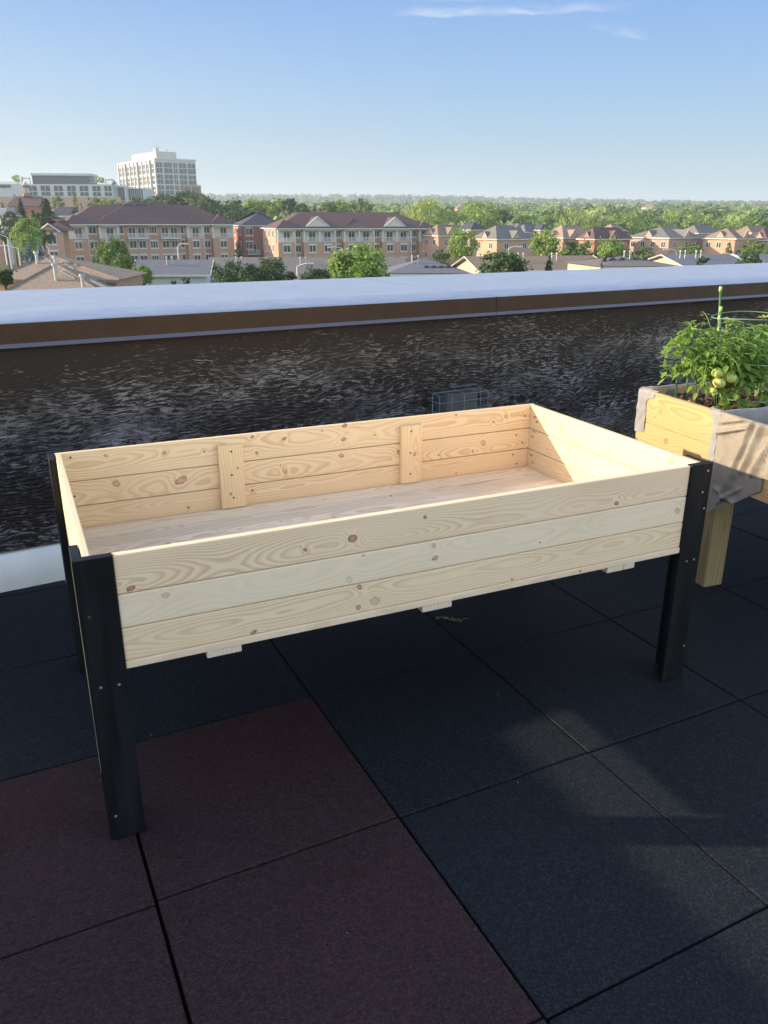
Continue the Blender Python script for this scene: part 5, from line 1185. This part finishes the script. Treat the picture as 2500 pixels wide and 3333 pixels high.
for i, (x, y, hw, D, k) in enumerate(((60, 88, 85, 270, 'dark'), (215, 92, 95, 268, 'dark'), (350, 95, 62, 300, 'bright'), (440, 98, 60, 310, 'bright'), (525, 92, 52, 305, 'bright'), (600, 95, 50, 290, 'dark'), (685, 130, 45, 285, 'dark'), (778, 105, 46, 290, 'larch'), (870, 118, 60, 330, 'mid'), (955, 110, 66, 330, 'bright'), (1085, 95, 80, 330, 'mid'), (1200, 150, 60, 400, 'willow'), (1530, 102, 125, 300, 'willow'))):
    tree(['dark tree mass just right of the last tree below the tower', 'large dark green tree behind the gap between the apartments', 'bright green tree right of the large dark tree', 'second bright green tree right of the large dark tree', 'third bright green tree behind the gabled building', 'dark narrow tree behind the gabled building roof', 'small dark tree behind the first white gable', 'golden conifer over the left part of the gabled roof', 'green tree right of the golden conifer', 'bright spreading tree over the middle of the gabled roof', 'large green tree over the second gable', 'pale distant tree over the second gable', 'big pale willow right behind the end of the gabled roof'][i], c2, x, y, hw, D, k, 1500, 1.7, grp='trees behind the gabled apartment building')
for i, (x, y, hw, D, k, n) in enumerate(((62, 100, 80, 285, 'willow', 2400), (200, 150, 45, 290, 'willow', 900), (312, 102, 92, 300, 'bright', 2400), (420, 148, 40, 300, 'dark', 700), (520, 160, 70, 330, 'mid', 800), (640, 158, 70, 340, 'bright', 800), (760, 142, 75, 320, 'willow', 1100), (860, 150, 60, 320, 'willow', 900), (925, 108, 48, 460, 'mid', 700), (1000, 138, 75, 330, 'bright', 1100), (1110, 150, 70, 330, 'mid', 1000), (1210, 150, 80, 340, 'willow', 1000), (1330, 158, 70, 330, 'bright', 1000), (1430, 170, 70, 320, 'mid', 1000), (1530, 160, 70, 330, 'bright', 1000), (1630, 165, 70, 330, 'mid', 1000))):
    tree(['tall pale willow behind the tan roofed house', 'small pale tree right of the tall pale willow', 'large rounded bright tree over the grey roofs', 'dark tree joined to the large rounded tree', 'green tree over the gap before the long tan roof', 'bright tree over the left end of the long tan roof', 'pale silvery tree over the long tan roof', 'pale silvery tree over the maroon roof', 'distant rounded tree rising above the others', 'bright tree over the maroon roof right end', 'green tree over the left end of the wide grey roof', 'pale tree over the middle of the wide grey roof', 'bright tree over the right end of the wide grey roof', 'green tree left of the brown right edge roofs', 'bright tree over the brown right edge roofs', 'green tree cut off by the right edge on the skyline of roofs'][i], c3, x, y, hw, D, k, n, 1.6, grp='trees behind the detached houses')
for (lab, x, y, hw, D, k, n, rd) in (
 ('drooping willow like tree in front of the tan roofed house', 226, 240, 68, 140, 'bright', 2600, 2.1), ('green tree left of the tan and pink brick house', 618, 238, 62, 142, 'bright', 2600, 2.1), ('dark leaved tree before the pink brick house', 762, 290, 78, 140, 'mid', 2200, 1.7), ('bright tree in front of the maroon roofed house', 930, 278, 68, 138, 'bright', 2400, 1.8),
 ('low reddish green tree before the wide pink house', 1080, 325, 62, 135, 'mid', 1200, 1.3), ('small round tree before the right end of the wide pink house', 1302, 304, 50, 140, 'mid', 1300, 1.6), ('golden green tree before the orange house by the right edge', 1480, 288, 48, 138, 'larch', 1200, None), ('green tree before the right edge houses', 1590, 292, 60, 138, 'mid', 1700, 1.6), ('green tree cut off at the right edge below the houses', 1660, 298, 45, 136, 'mid', 900, 1.6),
 ('dark round tree standing before the beige gable', 420, 343, 102, 72, 'dark', 4500, 1.9), ('dark spruce like tree over the brown low roof', 635, 348, 56, 74, 'conifer', 4200, None), ('small dark conifer left of the grey vented roof', 882, 362, 26, 84, 'conifer', 600, None), ('small dark shrub on the blue roof right of its gable', 1358, 366, 24, 90, 'dark', 400, 2.2), ('dark tree near the lower right corner of the skyline', 1582, 343, 56, 80, 'dark', 2000, 2.0), ('dark hedge like tree at the corner of the gabled apartments', 128, 332, 46, 120, 'dark', 1100, 1.6)):
    tree(lab, c3, x, y, hw, D, k, n, rd)
# ------------------------------------------------------------------ woodland to the horizon
def forest(name, label, D0, D1, count, cols, h0, h1, seed, spire=.1):
    r = random.Random(seed); b = MB()
    for _ in range(count):
        D = D0+(D1-D0)*r.random()**.8; lat = r.uniform(-.58, .58)*D; h_ = r.uniform(h0, h1); w_ = h_*r.uniform(.38, .62); cz = tz(D)+ridge(lat, D)+r.uniform(-1.5, 1.5)
        con = r.random() < spire
        if con: w_ *= .5; h_ *= 1.25
        p_ = W3(lat, D, cz); b.k = r.randrange(len(cols)); m_ = 9 if D > 1200 else 18
        for j in range(m_*4):
            if con: t = r.random(); a = r.uniform(0, 6.283); q = Vector((math.cos(a)*w_*(1-t), math.sin(a)*w_*(1-t), h_*t))
            else:
                a = r.uniform(0, 6.283); ph = math.acos(r.uniform(-.3, 1)); rr = r.uniform(.75, 1.05); q = Vector((math.cos(a)*math.sin(ph)*w_*rr, math.sin(a)*math.sin(ph)*w_*rr, h_*.5+math.cos(ph)*h_*.5*rr))
            nrm = (Vector((q.x, q.y, q.z-h_*.4))+Vector((r.gauss(0, 1), r.gauss(0, 1), r.gauss(0, 1)))*w_*.35).normalized(); u_ = nrm.cross(Vector((r.gauss(0, 1), r.gauss(0, 1), r.gauss(0, 1)))); u_.normalize(); v_ = nrm.cross(u_); s_ = w_*(.30 if m_ == 18 else .42)*r.uniform(.6, 1.2)
            c_ = p_+q; b.add([c_-u_*s_, c_+v_*s_*.8, c_+u_*s_, c_-v_*s_*.8], [(0, 1, 2, 3)])
    o = b.build(name, [LM[c] for c in cols]); return tag(o, label, 'woodland', kind='stuff')
forest('woodland', 'dense green woodland between the houses and the hills', 330, 900, 1500, ['bright', 'mid', 'willow', 'bright', 'dark'], 9, 13, 1, .06)
forest('woodland', 'hazy wooded plain rising towards the hills', 900, 2200, 2600, ['mid', 'bright', 'dark', 'willow'], 10, 15, 2, .08)
forest('woodland', 'hazy bluish wooded hill ridge along the horizon', 2200, 3400, 2600, ['dark', 'mid', 'conifer'], 12, 18, 3, .38)
rh = random.Random(8)
hw_ = MB(); hw_.box(-7, 7, -5, 5, 0, 6.5); hm = hw_.me('wall'); hm.materials.append(m_br3); hm2 = hm.copy(); hm2.materials[0] = m_wht
hr_ = MB(); hip(hr_, -7, 7, -5, 5, 6.5, 3.6); rm = hr_.me('roof'); rm.materials.append(m_rf_pur); rm2 = rm.copy(); rm2.materials[0] = m_rf_brn
for k in range(46):
    D = rh.uniform(650, 2300); lat = rh.uniform(-.05, .47)*D; p_ = W3(lat, D, tz(D)+4.5+D*.0012)
    t = thing('distant_house', 'tiny distant brick house showing among the treetops of the wooded plain', 'house', p_, rh.uniform(0, 3.1), group='distant houses among the trees')
    s_ = rh.uniform(.55, .95); t.scale = (s_, s_, s_)
    for me_, nm in ((hm if k % 3 else hm2, 'wall'), (rm if k % 2 else rm2, 'roof')): o = bpy.data.objects.new(nm, me_); C.objects.link(o); o.parent = t
# ------------------------------------------------------------------ air
hz = MB(); hz.box(-6500, 6500, -6500, 6500, GZ-14, 112); mh = bpy.data.materials.new('haze'); mh.use_nodes = True; nt = mh.node_tree
for n in list(nt.nodes): nt.nodes.remove(n)
vo = nt.nodes.new('ShaderNodeVolumePrincipled'); vo.inputs['Color'].default_value = (.76, .89, 1, 1); vo.inputs['Density'].default_value = .00024; vo.inputs['Anisotropy'].default_value = .2
ou = nt.nodes.new('ShaderNodeOutputMaterial'); nt.links.new(vo.outputs[0], ou.inputs['Volume'])
tag(hz.build('haze', mh), 'thin blue haze lying over the far woods', 'haze', kind='stuff')
